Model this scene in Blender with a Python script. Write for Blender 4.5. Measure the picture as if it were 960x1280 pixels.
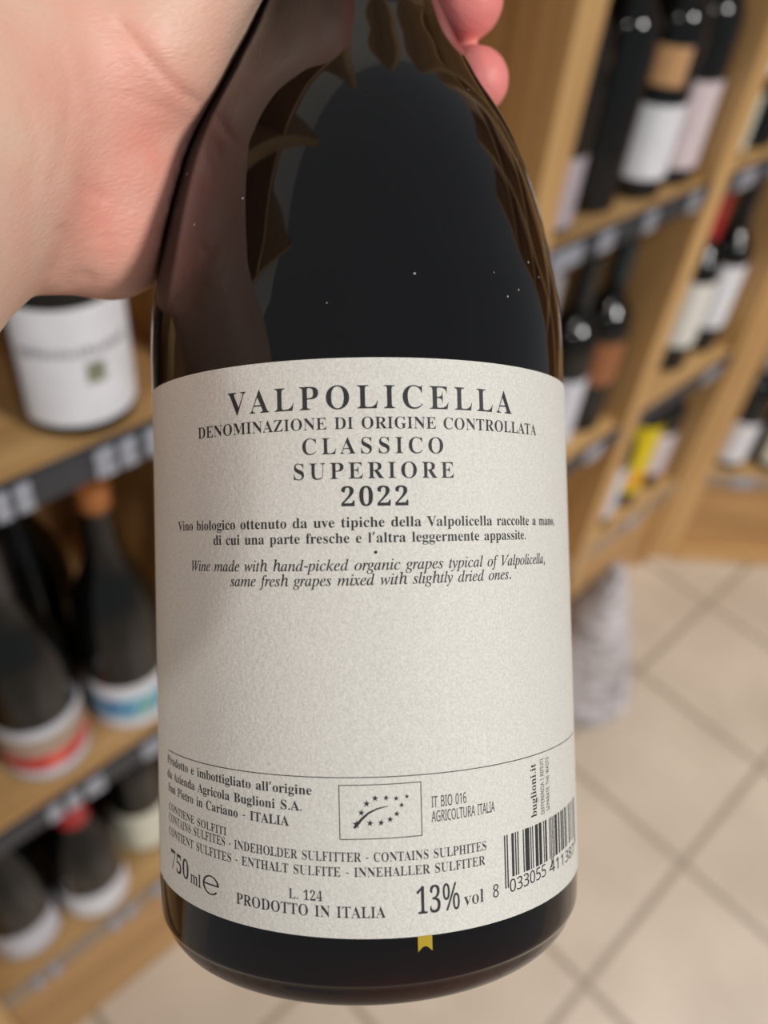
import bpy, bmesh, math, random
import numpy as np
from mathutils import Vector, Matrix
from mathutils.geometry import tessellate_polygon

for _o in list(bpy.data.objects):
    bpy.data.objects.remove(_o)
SC = bpy.context.scene
COL = SC.collection
R = math.radians

# ------------------------------------------------------------------ camera
F_PX = 1061.7                      # focal length in pixels of the 960x1280 frame
CAM_H = 1.365                      # height of the phone above the floor
CAMROT = np.array([[0.72049745, -0.4289029, 0.54490892],      # rows: world X, Y, Z in camera (right, down, forward)
                   [-0.68725763, -0.54648366, 0.47857347],
                   [0.09252227, -0.71930378, -0.68850687]])
cam_data = bpy.data.cameras.new('camera')
cam = bpy.data.objects.new('camera', cam_data)
COL.objects.link(cam)
cam_data.sensor_fit = 'VERTICAL'
cam_data.sensor_height = 36.0
cam_data.sensor_width = 27.0
cam_data.lens = F_PX / 1280 * 36.0
cam_data.clip_start = 0.005
cam_data.clip_end = 50
_m = Matrix.Identity(4)
for _i in range(3):
    _m[_i][0] = CAMROT[_i][0]
    _m[_i][1] = -CAMROT[_i][1]
    _m[_i][2] = -CAMROT[_i][2]
_m[2][3] = CAM_H
cam.matrix_world = _m
cam_data.dof.use_dof = True
cam_data.dof.focus_distance = 0.143
cam_data.dof.aperture_fstop = 9.3
SC.camera = cam

# ------------------------------------------------------------------ light and exposure
SC.view_settings.view_transform = 'Standard'
SC.view_settings.look = 'None'
SC.view_settings.gamma = 1.0
SC.view_settings.exposure = 0.36
SC.view_settings.use_curve_mapping = False
world = bpy.data.worlds.new('shop_ambient')
SC.world = world
world.use_nodes = True
world.node_tree.nodes['Background'].inputs[0].default_value = (0.95, 0.97, 1.0, 1)
world.node_tree.nodes['Background'].inputs[1].default_value = 0.19


def lamp(name, loc, power, size, target, color=(1, 0.95, 0.88)):
    d = bpy.data.lights.new(name, 'AREA')
    d.shape = 'DISK'
    d.size = size
    d.energy = power
    d.color = color
    o = bpy.data.objects.new(name, d)
    COL.objects.link(o)
    o.location = loc
    o.rotation_euler = (Vector(target) - Vector(loc)).to_track_quat('-Z', 'Y').to_euler()
    return o


def spot(name, loc, target, power, angle, radius=0.05, color=(1, 0.96, 0.90)):
    d = bpy.data.lights.new(name, 'SPOT')
    d.energy = power
    d.spot_size = math.radians(angle)
    d.spot_blend = 0.6
    d.shadow_soft_size = radius
    d.color = color
    o = bpy.data.objects.new(name, d)
    COL.objects.link(o)
    o.location = loc
    o.rotation_euler = (Vector(target) - Vector(loc)).to_track_quat('-Z', 'Y').to_euler()
    return o


WHITE = (1, 0.97, 0.93)
lamp('ceiling_lamp', (0.80, -2.45, 2.75), 50, 0.40, (0.3, 0.0, 1.0), WHITE)
lamp('ceiling_lamp', (-1.55, -1.00, 2.75), 7, 0.30, (0.3, 0.3, 0.9), WHITE)
lamp('ceiling_lamp', (-2.20, 0.05, 2.75), 7, 0.20, (0.4, 0.4, 0.8), WHITE)
spot('floor_fill_spot', (1.75, -0.75, 2.75), (1.35, -0.05, 0.0), 66, 52)  # unseen spots added to brighten the floor, cones kept off the held bottle
spot('floor_fill_spot', (0.95, -1.15, 2.75), (0.85, -0.15, 0.0), 52, 40, 0.08)


def cam2world(p):
    q = CAMROT @ np.array(p, float)
    return Vector((q[0], q[1], q[2] + CAM_H))


# ------------------------------------------------------------------ materials
def lin(c):
    return tuple(((x / 255) / 12.92 if x / 255 <= 0.04045 else ((x / 255 + 0.055) / 1.055) ** 2.4) for x in c) + (1.0,)


class NT:
    def __init__(self, name):
        self.m = bpy.data.materials.new(name)
        self.m.use_nodes = True
        self.t = self.m.node_tree
        self.b = self.t.nodes['Principled BSDF']

    def node(self, kind, **kw):
        n = self.t.nodes.new(kind)
        for k, v in kw.items():
            if k in n.inputs.keys() if isinstance(k, str) else False:
                n.inputs[k].default_value = v
            else:
                setattr(n, k, v)
        return n

    def link(self, a, b):
        self.t.links.new(a, b)

    def set(self, **kw):
        for k, v in kw.items():
            self.b.inputs[k.replace('_', ' ')].default_value = v
        return self


def ramp(nt, fac, stops):
    r = nt.node('ShaderNodeValToRGB')
    e = r.color_ramp.elements
    while len(e) < len(stops):
        e.new(0.5)
    for i, (p, c) in enumerate(stops):
        e[i].position = p
        e[i].color = c if len(c) == 4 else tuple(c) + (1,)
    nt.link(fac, r.inputs[0])
    return r.outputs[0]


def simple(name, rgb, rough=0.5, metal=0.0, coat=0.0, noise=0.06, nscale=40, bump=0.0):
    nt = NT(name)
    c = lin(rgb)
    tc = nt.node('ShaderNodeTexCoord')
    n = nt.node('ShaderNodeTexNoise')
    n.inputs['Scale'].default_value = nscale
    nt.link(tc.outputs['Object'], n.inputs['Vector'])
    lo = tuple(max(0, v * (1 - noise)) for v in c[:3])
    hi = tuple(min(1, v * (1 + noise)) for v in c[:3])
    nt.link(ramp(nt, n.outputs['Fac'], [(0.3, lo), (0.7, hi)]), nt.b.inputs['Base Color'])
    nt.set(Roughness=rough, Metallic=metal)
    nt.b.inputs['Coat Weight'].default_value = coat
    if bump:
        b = nt.node('ShaderNodeBump')
        b.inputs['Strength'].default_value = bump
        b.inputs['Distance'].default_value = 0.002
        nt.link(n.outputs['Fac'], b.inputs['Height'])
        nt.link(b.outputs[0], nt.b.inputs['Normal'])
    return nt.m


def wood(name, light, dark, axis):
    nt = NT(name)
    tc = nt.node('ShaderNodeTexCoord')
    mp = nt.node('ShaderNodeMapping')
    sc = [55, 55, 55]
    sc[axis] = 3.0
    mp.inputs['Scale'].default_value = sc
    nt.link(tc.outputs['Object'], mp.inputs['Vector'])
    n = nt.node('ShaderNodeTexNoise')
    n.inputs['Scale'].default_value = 1.0
    n.inputs['Detail'].default_value = 6
    n.inputs['Distortion'].default_value = 0.6
    nt.link(mp.outputs[0], n.inputs['Vector'])
    nt.link(ramp(nt, n.outputs['Fac'], [(0.30, lin(dark)), (0.68, lin(light))]), nt.b.inputs['Base Color'])
    nt.set(Roughness=0.45)
    b = nt.node('ShaderNodeBump')
    b.inputs['Strength'].default_value = 0.12
    b.inputs['Distance'].default_value = 0.001
    nt.link(n.outputs['Fac'], b.inputs['Height'])
    nt.link(b.outputs[0], nt.b.inputs['Normal'])
    return nt.m


OAK_L, OAK_D = (208, 168, 114), (178, 136, 84)
M_OAK_V = wood('oak_vertical', OAK_L, OAK_D, 2)
M_OAK_H = wood('oak_horizontal', OAK_L, OAK_D, 0)
M_OAK_B = wood('oak_back', (188, 146, 96), (150, 110, 66), 2)
M_OAK_P = wood('oak_plinth', (196, 152, 100), (160, 120, 72), 0)
M_RAIL_D = simple('charcoal_rail', (52, 54, 60), 0.45)
M_RAIL_C = simple('smoky_rail', (150, 132, 116), 0.35)
M_TAG = simple('price_tag_plastic', (150, 154, 166), 0.25, coat=0.5, noise=0.45, nscale=110)
M_PLASTER = simple('wall_plaster', (200, 196, 188), 0.9, bump=0.1)


def m_tiles():
    nt = NT('beige_floor_tiles')
    tc = nt.node('ShaderNodeTexCoord')
    mp = nt.node('ShaderNodeMapping')
    mp.inputs['Location'].default_value = (-(0.611) / 0.2775, -(0.0165) / 0.2775, 0)
    mp.inputs['Scale'].default_value = (1 / 0.2775, 1 / 0.2775, 1)
    nt.link(tc.outputs['Object'], mp.inputs['Vector'])
    sp = nt.node('ShaderNodeSeparateXYZ')
    nt.link(mp.outputs[0], sp.inputs[0])
    ds = []
    for ax in (0, 1):
        fr = nt.node('ShaderNodeMath', operation='FRACT')
        nt.link(sp.outputs[ax], fr.inputs[0])
        a = nt.node('ShaderNodeMath', operation='SUBTRACT')
        nt.link(fr.outputs[0], a.inputs[0])
        a.inputs[1].default_value = 0.5
        ab = nt.node('ShaderNodeMath', operation='ABSOLUTE')
        nt.link(a.outputs[0], ab.inputs[0])
        ds.append(ab.outputs[0])
    mx = nt.node('ShaderNodeMath', operation='MAXIMUM')
    nt.link(ds[0], mx.inputs[0])
    nt.link(ds[1], mx.inputs[1])
    fac = ramp(nt, mx.outputs[0], [(0.476, (0, 0, 0, 1)), (0.486, (1, 1, 1, 1))])
    n = nt.node('ShaderNodeTexNoise')
    n.inputs['Scale'].default_value = 5
    n.inputs['Detail'].default_value = 5
    nt.link(tc.outputs['Object'], n.inputs['Vector'])
    tile = ramp(nt, n.outputs['Fac'], [(0.35, lin((186, 172, 156))), (0.65, lin((202, 188, 172)))])
    mix = nt.node('ShaderNodeMix', data_type='RGBA')
    nt.link(fac, mix.inputs[0])
    nt.link(tile, mix.inputs[6])
    mix.inputs[7].default_value = lin((150, 137, 119))
    nt.link(mix.outputs[2], nt.b.inputs['Base Color'])
    nt.set(Roughness=0.42)
    b = nt.node('ShaderNodeBump')
    b.invert = True
    b.inputs['Strength'].default_value = 0.4
    b.inputs['Distance'].default_value = 0.002
    nt.link(fac, b.inputs['Height'])
    nt.link(b.outputs[0], nt.b.inputs['Normal'])
    return nt.m


def glass_dark(name, rgb, rough=0.04):
    nt = NT(name)
    nt.b.inputs['Base Color'].default_value = lin(rgb)
    nt.set(Roughness=rough, IOR=1.5)
    return nt.m


M_GLASS = glass_dark('dark_wine_glass', (12, 13, 13))
M_GLASS_BROWN = glass_dark('brown_wine_glass', (34, 24, 14))


def m_held_glass():
    nt = NT('held_bottle_dark_glass')
    tc = nt.node('ShaderNodeTexCoord')
    sp = nt.node('ShaderNodeSeparateXYZ')
    nt.link(tc.outputs['Object'], sp.inputs[0])
    n = nt.node('ShaderNodeTexNoise')
    n.inputs['Scale'].default_value = 60
    n.inputs['Detail'].default_value = 4
    nt.link(tc.outputs['Object'], n.inputs['Vector'])
    # the thick glass of the foot shows the red wine's brown through it
    foot = nt.node('ShaderNodeMapRange')
    foot.inputs['From Min'].default_value = 0.013
    foot.inputs['From Max'].default_value = 0.004
    nt.link(sp.outputs[2], foot.inputs['Value'])
    ml = nt.node('ShaderNodeMath', operation='MULTIPLY')
    nt.link(foot.outputs[0], ml.inputs[0])
    nt.link(n.outputs['Fac'], ml.inputs[1])
    col = ramp(nt, ml.outputs[0], [(0.0, lin((9, 9, 11))), (0.35, lin((24, 11, 9))), (0.7, lin((48, 19, 12)))])
    nt.link(col, nt.b.inputs['Base Color'])
    # specks of dust lying on the shoulder
    vo = nt.node('ShaderNodeTexVoronoi')
    vo.inputs['Scale'].default_value = 420
    nt.link(tc.outputs['Object'], vo.inputs['Vector'])
    lt = nt.node('ShaderNodeMath', operation='LESS_THAN')
    nt.link(vo.outputs['Distance'], lt.inputs[0])
    lt.inputs[1].default_value = 0.10
    sc_ = nt.node('ShaderNodeSeparateColor')
    nt.link(vo.outputs['Color'], sc_.inputs[0])
    gt = nt.node('ShaderNodeMath', operation='GREATER_THAN')
    nt.link(sc_.outputs[0], gt.inputs[0])
    gt.inputs[1].default_value = 0.93
    an = nt.node('ShaderNodeMath', operation='MULTIPLY')
    nt.link(lt.outputs[0], an.inputs[0])
    nt.link(gt.outputs[0], an.inputs[1])
    mxd = nt.node('ShaderNodeMix', data_type='RGBA')
    nt.link(an.outputs[0], mxd.inputs[0])
    nt.link(col, mxd.inputs[6])
    mxd.inputs[7].default_value = lin((150, 148, 140))
    nt.link(mxd.outputs[2], nt.b.inputs['Base Color'])
    # faint dust and fingerprints in the gloss
    d = nt.node('ShaderNodeTexNoise')
    d.inputs['Scale'].default_value = 22
    d.inputs['Detail'].default_value = 8
    d.inputs['Roughness'].default_value = 0.75
    nt.link(tc.outputs['Object'], d.inputs['Vector'])
    r = ramp(nt, d.outputs['Fac'], [(0.45, (0.03, 0.03, 0.03, 1)), (0.8, (0.16, 0.16, 0.16, 1))])
    nt.link(r, nt.b.inputs['Roughness'])
    nt.set(IOR=1.5)
    return nt.m


def m_label_paper():
    nt = NT('textured_label_paper')
    tc = nt.node('ShaderNodeTexCoord')
    n = nt.node('ShaderNodeTexNoise')
    n.inputs['Scale'].default_value = 2600
    n.inputs['Detail'].default_value = 3
    nt.link(tc.outputs['Object'], n.inputs['Vector'])
    nt.link(ramp(nt, n.outputs['Fac'], [(0.30, lin((204, 201, 193))), (0.70, lin((226, 224, 217)))]), nt.b.inputs['Base Color'])
    nt.set(Roughness=0.62)
    n2 = nt.node('ShaderNodeTexNoise')
    n2.inputs['Scale'].default_value = 1300
    n2.inputs['Detail'].default_value = 4
    nt.link(tc.outputs['Object'], n2.inputs['Vector'])
    b = nt.node('ShaderNodeBump')
    b.inputs['Strength'].default_value = 0.55
    b.inputs['Distance'].default_value = 0.0002
    nt.link(n2.outputs['Fac'], b.inputs['Height'])
    nt.link(b.outputs[0], nt.b.inputs['Normal'])
    return nt.m


M_INK = simple('black_ink', (34, 34, 38), 0.6, noise=0.25, nscale=2500)
M_INK_GREY = simple('grey_ink', (80, 78, 76), 0.6, noise=0.2, nscale=2500)

# ------------------------------------------------------------------ object helpers


def tag(o, label=None, cat=None, group=None, kind=None):
    if label:
        o['label'] = label
    if cat:
        o['category'] = cat
    if group:
        o['group'] = group
    if kind:
        o['kind'] = kind
    return o


def empty(name, loc=(0, 0, 0), rz=0.0):
    o = bpy.data.objects.new(name, None)
    o.empty_display_size = 0.02
    COL.objects.link(o)
    o.location = loc
    o.rotation_euler = (0, 0, rz)
    return o


def put(name, me, mat, parent=None, loc=(0, 0, 0), smooth=False):
    o = bpy.data.objects.new(name, me)
    COL.objects.link(o)
    if parent:
        o.parent = parent
    o.location = loc
    if mat and not me.materials:
        me.materials.append(mat)
    if smooth:
        me.polygons.foreach_set('use_smooth', [True] * len(me.polygons))
    return o


def mesh(name, verts, faces):
    me = bpy.data.meshes.new(name)
    me.from_pydata(verts, [], faces)
    me.update()
    return me


def box_mesh(name, size, bevel=0.0015):
    """box with its origin at the low corner, eased edges"""
    bm = bmesh.new()
    bmesh.ops.create_cube(bm, size=1)
    for v in bm.verts:
        v.co = Vector(((v.co.x + .5) * size[0], (v.co.y + .5) * size[1], (v.co.z + .5) * size[2]))
    if bevel:
        bmesh.ops.bevel(bm, geom=bm.edges[:], offset=min(bevel, min(size) * 0.3), segments=2, affect='EDGES', profile=0.7)
    me = bpy.data.meshes.new(name)
    bm.to_mesh(me)
    bm.free()
    return me


def lathe_mesh(name, prof, seg=64, cap_top=True):
    verts, faces = [], []
    for r, z in prof:
        for k in range(seg):
            a = 2 * math.pi * k / seg
            verts.append((r * math.cos(a), r * math.sin(a), z))
    for i in range(len(prof) - 1):
        for k in range(seg):
            k2 = (k + 1) % seg
            faces.append((i * seg + k, i * seg + k2, (i + 1) * seg + k2, (i + 1) * seg + k))
    faces.append(tuple(range(seg))[::-1])
    if cap_top:
        faces.append(tuple((len(prof) - 1) * seg + k for k in range(seg)))
    return mesh(name, verts, faces)


def smooth_profile(pts, n=60):
    """Catmull-Rom through (r, z) points"""
    P = [np.array(p, float) for p in pts]
    P = [2 * P[0] - P[1]] + P + [2 * P[-1] - P[-2]]
    out = []
    m = max(2, n // (len(P) - 3))
    for i in range(1, len(P) - 2):
        for j in range(m):
            t = j / m
            a, b, c, d = P[i - 1], P[i], P[i + 1], P[i + 2]
            out.append(0.5 * (2 * b + (c - a) * t + (2 * a - 5 * b + 4 * c - d) * t * t + (3 * b - a - 3 * c + d) * t ** 3))
    out.append(P[-2])
    return [(max(1e-4, float(q[0])), float(q[1])) for q in out]


def patch_mesh(name, R0, R1, a0, a1, z0, z1, seg=48, edge=None):
    """curved slab from radius R0 to R1 between two angles about the axis, angle 0 = local -Y"""
    verts, faces = [], []
    for k in range(seg + 1):
        a = a0 + (a1 - a0) * k / seg
        zb, zt = (z0, z1) if edge is None else edge(a)
        for r, z in ((R0, zb), (R1, zb), (R1, zt), (R0, zt)):
            verts.append((r * math.sin(a), -r * math.cos(a), z))
    for k in range(seg):
        for j in range(4):
            faces.append((4 * k + j, 4 * (k + 1) + j, 4 * (k + 1) + (j + 1) % 4, 4 * k + (j + 1) % 4))
    faces.append((0, 1, 2, 3))
    faces.append((4 * seg + 3, 4 * seg + 2, 4 * seg + 1, 4 * seg))
    me = mesh(name, verts, faces)
    bm = bmesh.new()
    bm.from_mesh(me)
    bmesh.ops.recalc_face_normals(bm, faces=bm.faces)
    bm.to_mesh(me)
    bm.free()
    return me


# ------------------------------------------------------------------ the setting
fl = put('floor', mesh('floor', [(-1.6, -2.4, 0), (4.2, -2.4, 0), (4.2, 2.2, 0), (-1.6, 2.2, 0)], [(0, 1, 2, 3)]), m_tiles())
fl['kind'] = 'structure'
W = 0.455                                  # shelf front plane
DEPTH = 0.33
wl = put('wall_left', box_mesh('wall_left', (3.6, 0.06, 2.75), 0), M_PLASTER, None, (-1.6, W + DEPTH + 0.03, 0))
wl['kind'] = 'structure'

# ------------------------------------------------------------------ shelving
Z1, Z2, Z3 = 0.962, 0.573, 0.255           # tops of the three shelf boards
UP_T = 0.042
BOARD_T = 0.022


def shelf_unit(root, edges, depth, height, rail_mats, tags, base_strip=False):
    """bays between the right-hand edges of the uprights; local X along the front, Y into the wall"""
    upm = box_mesh('upright', (UP_T, depth, height), 0.002)
    for e in edges:
        put('upright', upm, M_OAK_V, root, (e - UP_T, 0, 0))
    for i in range(len(edges) - 1):
        x0, x1 = edges[i] + 0.0005, edges[i + 1] - UP_T - 0.0005
        L = x1 - x0
        put('back_panel', box_mesh('back_panel', (L, 0.008, height - 0.01), 0), M_OAK_B, root, (x0, depth - 0.010, 0.005))
        bm_ = box_mesh('shelf_board', (L, depth - 0.018, BOARD_T), 0.002)
        for z in (Z1, Z2, Z3, 1.36, 1.76, 2.18):
            if z + 0.03 > height:
                continue
            put('shelf_board', bm_, M_OAK_H, root, (x0, 0.007, z - BOARD_T))
        put('plinth', box_mesh('plinth', (L, 0.018, Z3 - BOARD_T - 0.002), 0.001), M_OAK_P, root, (x0, 0.012, 0))
        if base_strip:
            put('base_strip', box_mesh('base_strip', (L, 0.014, 0.04), 0.001), M_OAK_H, root, (x0, -0.004, 0))
        for zi, z in enumerate((Z1, Z2, Z3)):
            if z + 0.03 > height:
                continue
            rl = put('price_rail', box_mesh('price_rail', (L - 0.002, 0.006, 0.028), 0.001), rail_mats[zi], root, (x0 + 0.001, 0.0005, z - 0.028))
            for (ti, tz, tx, tw) in tags:
                if ti == i and tz == zi:
                    put('price_tag', box_mesh('price_tag', (tw, 0.003, 0.024), 0.0008), M_TAG, rl, (tx, -0.0035, 0.002))


EDGES = [-0.407, -0.027, 0.350, 0.7245, 1.108, 1.465]
unit = empty('wine_shelf', (0, W, 0))
tag(unit, 'long oak wall shelf of open bays with dark price rails, left of the aisle', 'shelf')
TAGS = [(1, 0, 0.223, 0.016), (1, 0, 0.243, 0.014), (1, 0, 0.264, 0.012), (1, 0, 0.148, 0.011), (1, 0, 0.163, 0.012),
        (1, 1, 0.112, 0.015), (1, 1, 0.132, 0.014), (1, 1, 0.152, 0.020), (1, 1, 0.216, 0.028),
        (1, 2, 0.034, 0.012), (1, 2, 0.054, 0.014), (1, 2, 0.132, 0.018), (1, 2, 0.154, 0.016), (1, 2, 0.196, 0.022),
        (3, 0, 0.004, 0.058), (3, 0, 0.092, 0.030), (3, 0, 0.185, 0.026), (3, 0, 0.285, 0.026),
        (3, 1, 0.235, 0.045), (4, 0, 0.025, 0.05), (4, 0, 0.12, 0.05), (4, 1, 0.20, 0.06), (4, 2, 0.12, 0.05)]
shelf_unit(unit, EDGES, DEPTH, 2.20, (M_RAIL_D, M_RAIL_D, M_RAIL_C), TAGS)

A45 = R(-44)
diag = empty('wine_shelf', (1.469, W + 0.0, 0), A45)
tag(diag, 'oak corner shelf set at an angle beyond the end of the long wall shelf', 'shelf')
shelf_unit(diag, [UP_T, 0.56, 1.08], 0.30, 2.20, (M_RAIL_C, M_RAIL_C, M_RAIL_C), [(0, 2, 0.05, 0.05), (0, 2, 0.18, 0.05)], base_strip=True)

# ------------------------------------------------------------------ bottles on the shelves
BURG = smooth_profile([(0.030, 0.0), (0.0385, 0.003), (0.0415, 0.010), (0.0418, 0.05), (0.0418, 0.11), (0.0412, 0.135), (0.0375, 0.160), (0.030, 0.183), (0.0215, 0.205), (0.0160, 0.228), (0.0145, 0.255), (0.0142, 0.295)], 66)
BORD = smooth_profile([(0.029, 0.0), (0.0355, 0.003), (0.0375, 0.009), (0.0378, 0.06), (0.0378, 0.15), (0.0374, 0.178), (0.0335, 0.196), (0.0235, 0.212), (0.0165, 0.226), (0.0145, 0.245), (0.0140, 0.300)], 66)
_cache = {}


def cached(key, fn):
    if key not in _cache:
        _cache[key] = fn()
    return _cache[key]


def capsule_mesh(prof, z0):
    pts = [(r + 0.0006, z) for r, z in prof if z >= z0]
    top = pts[-1][1]
    pts += [(pts[-1][0], top + 0.001), (pts[-1][0] - 0.0015, top + 0.0022), (0.004, top + 0.0024)]
    me = lathe_mesh('capsule', pts, 40)
    return me


BOTTLES = []


def bottle(x, y, z, kind, label, cap=None, cap_z=0.235, patches=(), glass=None, rz=0.0, group=None, name='wine_bottle', tall=1.0):
    """patches: (part name, half arc deg, z0, z1, material, centre deg, level)  level 0 = label, 1 = print on it"""
    prof = BURG if kind == 'burg' else BORD
    rad = 0.0418 if kind == 'burg' else 0.0378
    root = empty(name, (x, y, z), rz)
    root.scale = (1, 1, tall)
    tag(root, label, 'wine bottle', group)
    g = put('glass_body', cached(('g', kind, id(glass)), lambda: lathe_mesh('glass_body', prof, 56)), glass or M_GLASS, root, smooth=True)
    if cap:
        put('capsule', cached(('c', kind, cap_z, id(cap)), lambda: capsule_mesh(prof, cap_z)), cap, root, smooth=True)
    last = None
    for nm, half, z0, z1, mat, ctr, lev in patches:
        r0 = rad + 0.0001 + lev * 0.0004
        mm = cached(('p', rad, half, z0, z1, id(mat), ctr, lev), lambda: patch_mesh(nm, r0, r0 + 0.0004, R(ctr - half), R(ctr + half), z0, z1, 40))
        o = put(nm, mm, mat, root if lev == 0 or last is None else last, smooth=False)
        if lev == 0:
            last = o
    BOTTLES.append(root)
    return root


C_RED = simple('red_foil', (170, 24, 32), 0.3, coat=0.3)
C_BLACK = simple('black_foil', (22, 22, 26), 0.3, coat=0.4)
C_GREY = simple('silver_foil', (180, 180, 184), 0.3, metal=0.3)
C_BRASS = simple('copper_foil', (176, 112, 62), 0.35, metal=0.3)
C_YEL = simple('yellow_paper', (226, 200, 14), 0.5)
C_ORA = simple('orange_ink', (236, 168, 40), 0.5)
C_TEAL = simple('teal_foil', (20, 40, 42), 0.35, coat=0.3)
P_WHITE = simple('white_label_paper', (226, 226, 232), 0.6)
P_COOL = simple('cool_white_label_paper', (206, 206, 216), 0.6)
P_CREAM = simple('cream_label_paper', (226, 224, 206), 0.6)
P_OFFW = simple('off_white_label_paper', (224, 222, 214), 0.6)
P_PINK = simple('pale_pink_label_paper', (214, 198, 202), 0.6)
P_PALEPINK = simple('mauve_label_paper', (178, 166, 174), 0.6)
P_KRAFT = simple('kraft_label_paper', (196, 150, 104), 0.7)
P_BROWN = simple('brown_label_paper', (150, 94, 58), 0.7)
P_GOLD = simple('gold_line', (176, 140, 76), 0.4, metal=0.3)
P_TAUPE = simple('taupe_label_print', (176, 154, 138), 0.6)
P_MINT = simple('pale_green_label_paper', (206, 214, 200), 0.6)


def m_picture(name, stops, scale):
    nt = NT(name)
    tc = nt.node('ShaderNodeTexCoord')
    n = nt.node('ShaderNodeTexNoise')
    n.inputs['Scale'].default_value = scale
    n.inputs['Detail'].default_value = 3
    n.inputs['Distortion'].default_value = 1.2
    nt.link(tc.outputs['Object'], n.inputs['Vector'])
    nt.link(ramp(nt, n.outputs['Fac'], [(p, lin(c)) for p, c in stops]), nt.b.inputs['Base Color'])
    nt.set(Roughness=0.55)
    return nt.m


P_SEA = m_picture('blue_green_painted_band', [(0.32, (70, 112, 165)), (0.45, (92, 150, 190)), (0.55, (150, 208, 216)), (0.66, (104, 150, 128))], 26)
P_EMBER = m_picture('red_painted_band', [(0.30, (150, 40, 36)), (0.50, (216, 70, 60)), (0.70, (236, 120, 96))], 26)
P_CREST = m_picture('olive_crest_print', [(0.35, (96, 100, 78)), (0.65, (150, 154, 130))], 260)
P_FAINT = simple('faint_grey_print', (164, 164, 166), 0.7)

YC = W + 0.016 + 0.042                      # centre line of the front row
# --- near bay, top shelf
bA = bottle(0.217, YC - 0.008, Z1, 'burg', 'wine bottle with wide white label and small olive crest, on the top left shelf', C_BLACK,
            patches=[('paper_label', 86, 0.014, 0.106, P_WHITE, 2, 0), ('crest_print', 9, 0.048, 0.064, P_CREST, -8, 1)], rz=R(5))
_lab = [c for c in bA.children if c.name.startswith('paper_label')][0]
_v, _f = [], []
_rnd = random.Random(3)
_a = -74.0
while _a < 26:                              # a faint line of print too blurred to read
    _w = _rnd.uniform(3.2, 5.6)
    _h = _rnd.uniform(0.0045, 0.007)
    for k in range(3):
        r = 0.0428
        aa = R(_a + _w * k / 2)
        i0 = len(_v)
        _v += [(r * math.sin(aa), -r * math.cos(aa), 0.0705), (r * math.sin(aa), -r * math.cos(aa), 0.0705 + _h)]
        if k:
            _f.append((i0 - 2, i0, i0 + 1, i0 - 1))
    _a += _w + _rnd.uniform(1.2, 2.4)
put('faded_lettering', mesh('faded_lettering', _v, _f), P_FAINT, _lab)
bottle(0.070, YC + 0.02, Z1, 'bord', 'dark bottle at the picture edge, left of the white-labelled bottle, top left shelf', C_BLACK, 0.24)
# --- near bay, middle shelf
bottle(0.122, YC + 0.004, Z2, 'burg', 'wine bottle with a red banded cream label, on the left middle shelf', C_BLACK,
       patches=[('paper_label', 88, 0.006, 0.088, P_COOL, 0, 0), ('gold_line', 88, 0.068, 0.0715, P_GOLD, 0, 1), ('taupe_band', 88, 0.046, 0.0675, P_TAUPE, 0, 1), ('red_band', 84, 0.022, 0.046, P_EMBER, 0, 1)], rz=R(-20))
bottle(0.2165, YC + 0.000, Z2, 'burg', 'wine bottle with a sea-blue painted label and copper top, on the left middle shelf', C_BRASS, 0.272, tall=1.03,
       patches=[('paper_label', 92, 0.004, 0.072, P_WHITE, 0, 0), ('painted_band', 92, 0.020, 0.053, P_SEA, 0, 1)], rz=R(-20))
bottle(0.178, YC + 0.100, Z2, 'burg', 'dark bottle in the second row behind the sea-blue bottle, left middle shelf', C_BLACK)
bottle(0.085, YC + 0.095, Z2, 'burg', 'dark bottle in the second row behind the red banded bottle, left middle shelf', C_BLACK)
bottle(0.028, YC + 0.03, Z2, 'burg', 'dark bottle at the picture edge, left of the red banded bottle', C_BLACK, glass=M_GLASS_BROWN)
# --- near bay, bottom shelf
bottle(0.034, YC + 0.006, Z3, 'burg', 'dark bottle with low white label, leftmost on the bottom left shelf', C_BLACK,
       patches=[('paper_label', 70, 0.008, 0.068, P_COOL, 0, 0)], rz=R(-20))
bottle(0.120, YC - 0.006, Z3, 'burg', 'dark bottle with red capsule and white label, on the bottom left shelf', C_RED, 0.214,
       patches=[('paper_label', 74, 0.008, 0.070, P_WHITE, 0, 0)], rz=R(-20), tall=0.86)
bottle(0.207, YC + 0.020, Z3, 'bord', 'dark bottle with tall white label beside the held bottle, on the bottom left shelf', C_BLACK,
       patches=[('paper_label', 80, 0.010, 0.100, P_CREAM, 0, 0)], rz=R(-20))
bottle(0.065, YC + 0.11, Z3, 'burg', 'plain dark bottle, back row of the bottom left shelf, behind the red capsule', C_BLACK)
bottle(0.160, YC + 0.11, Z3, 'burg', 'plain dark bottle, back row of the bottom left shelf, behind the tall white label', C_BLACK)

# --- far bays, top shelf
bottle(0.772, YC - 0.002, Z1, 'bord', 'dark bottle with mauve label against the upright, upper right shelf', C_BLACK,
       patches=[('paper_label', 62, 0.010, 0.085, P_PALEPINK, 0, 0)], rz=R(-35))
bottle(0.866, YC + 0.004, Z1, 'bord', 'all black bottle between the mauve and white labels, upper right shelf', C_BLACK)
bottle(0.951, YC - 0.004, Z1, 'bord', 'dark bottle with kraft neck label over a bright white label, upper right shelf', C_BLACK,
       patches=[('paper_label', 60, 0.026, 0.108, P_WHITE, 0, 0), ('shoulder_label', 30, 0.128, 0.168, P_KRAFT, -18, 0)], rz=R(-32))
bottle(1.0275, YC - 0.002, Z1, 'bord', 'dark bottle with pale pink label beside the second upright, upper right shelf', C_BLACK,
       patches=[('paper_label', 64, 0.022, 0.122, P_PINK, 0, 0)], rz=R(-30))
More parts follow.
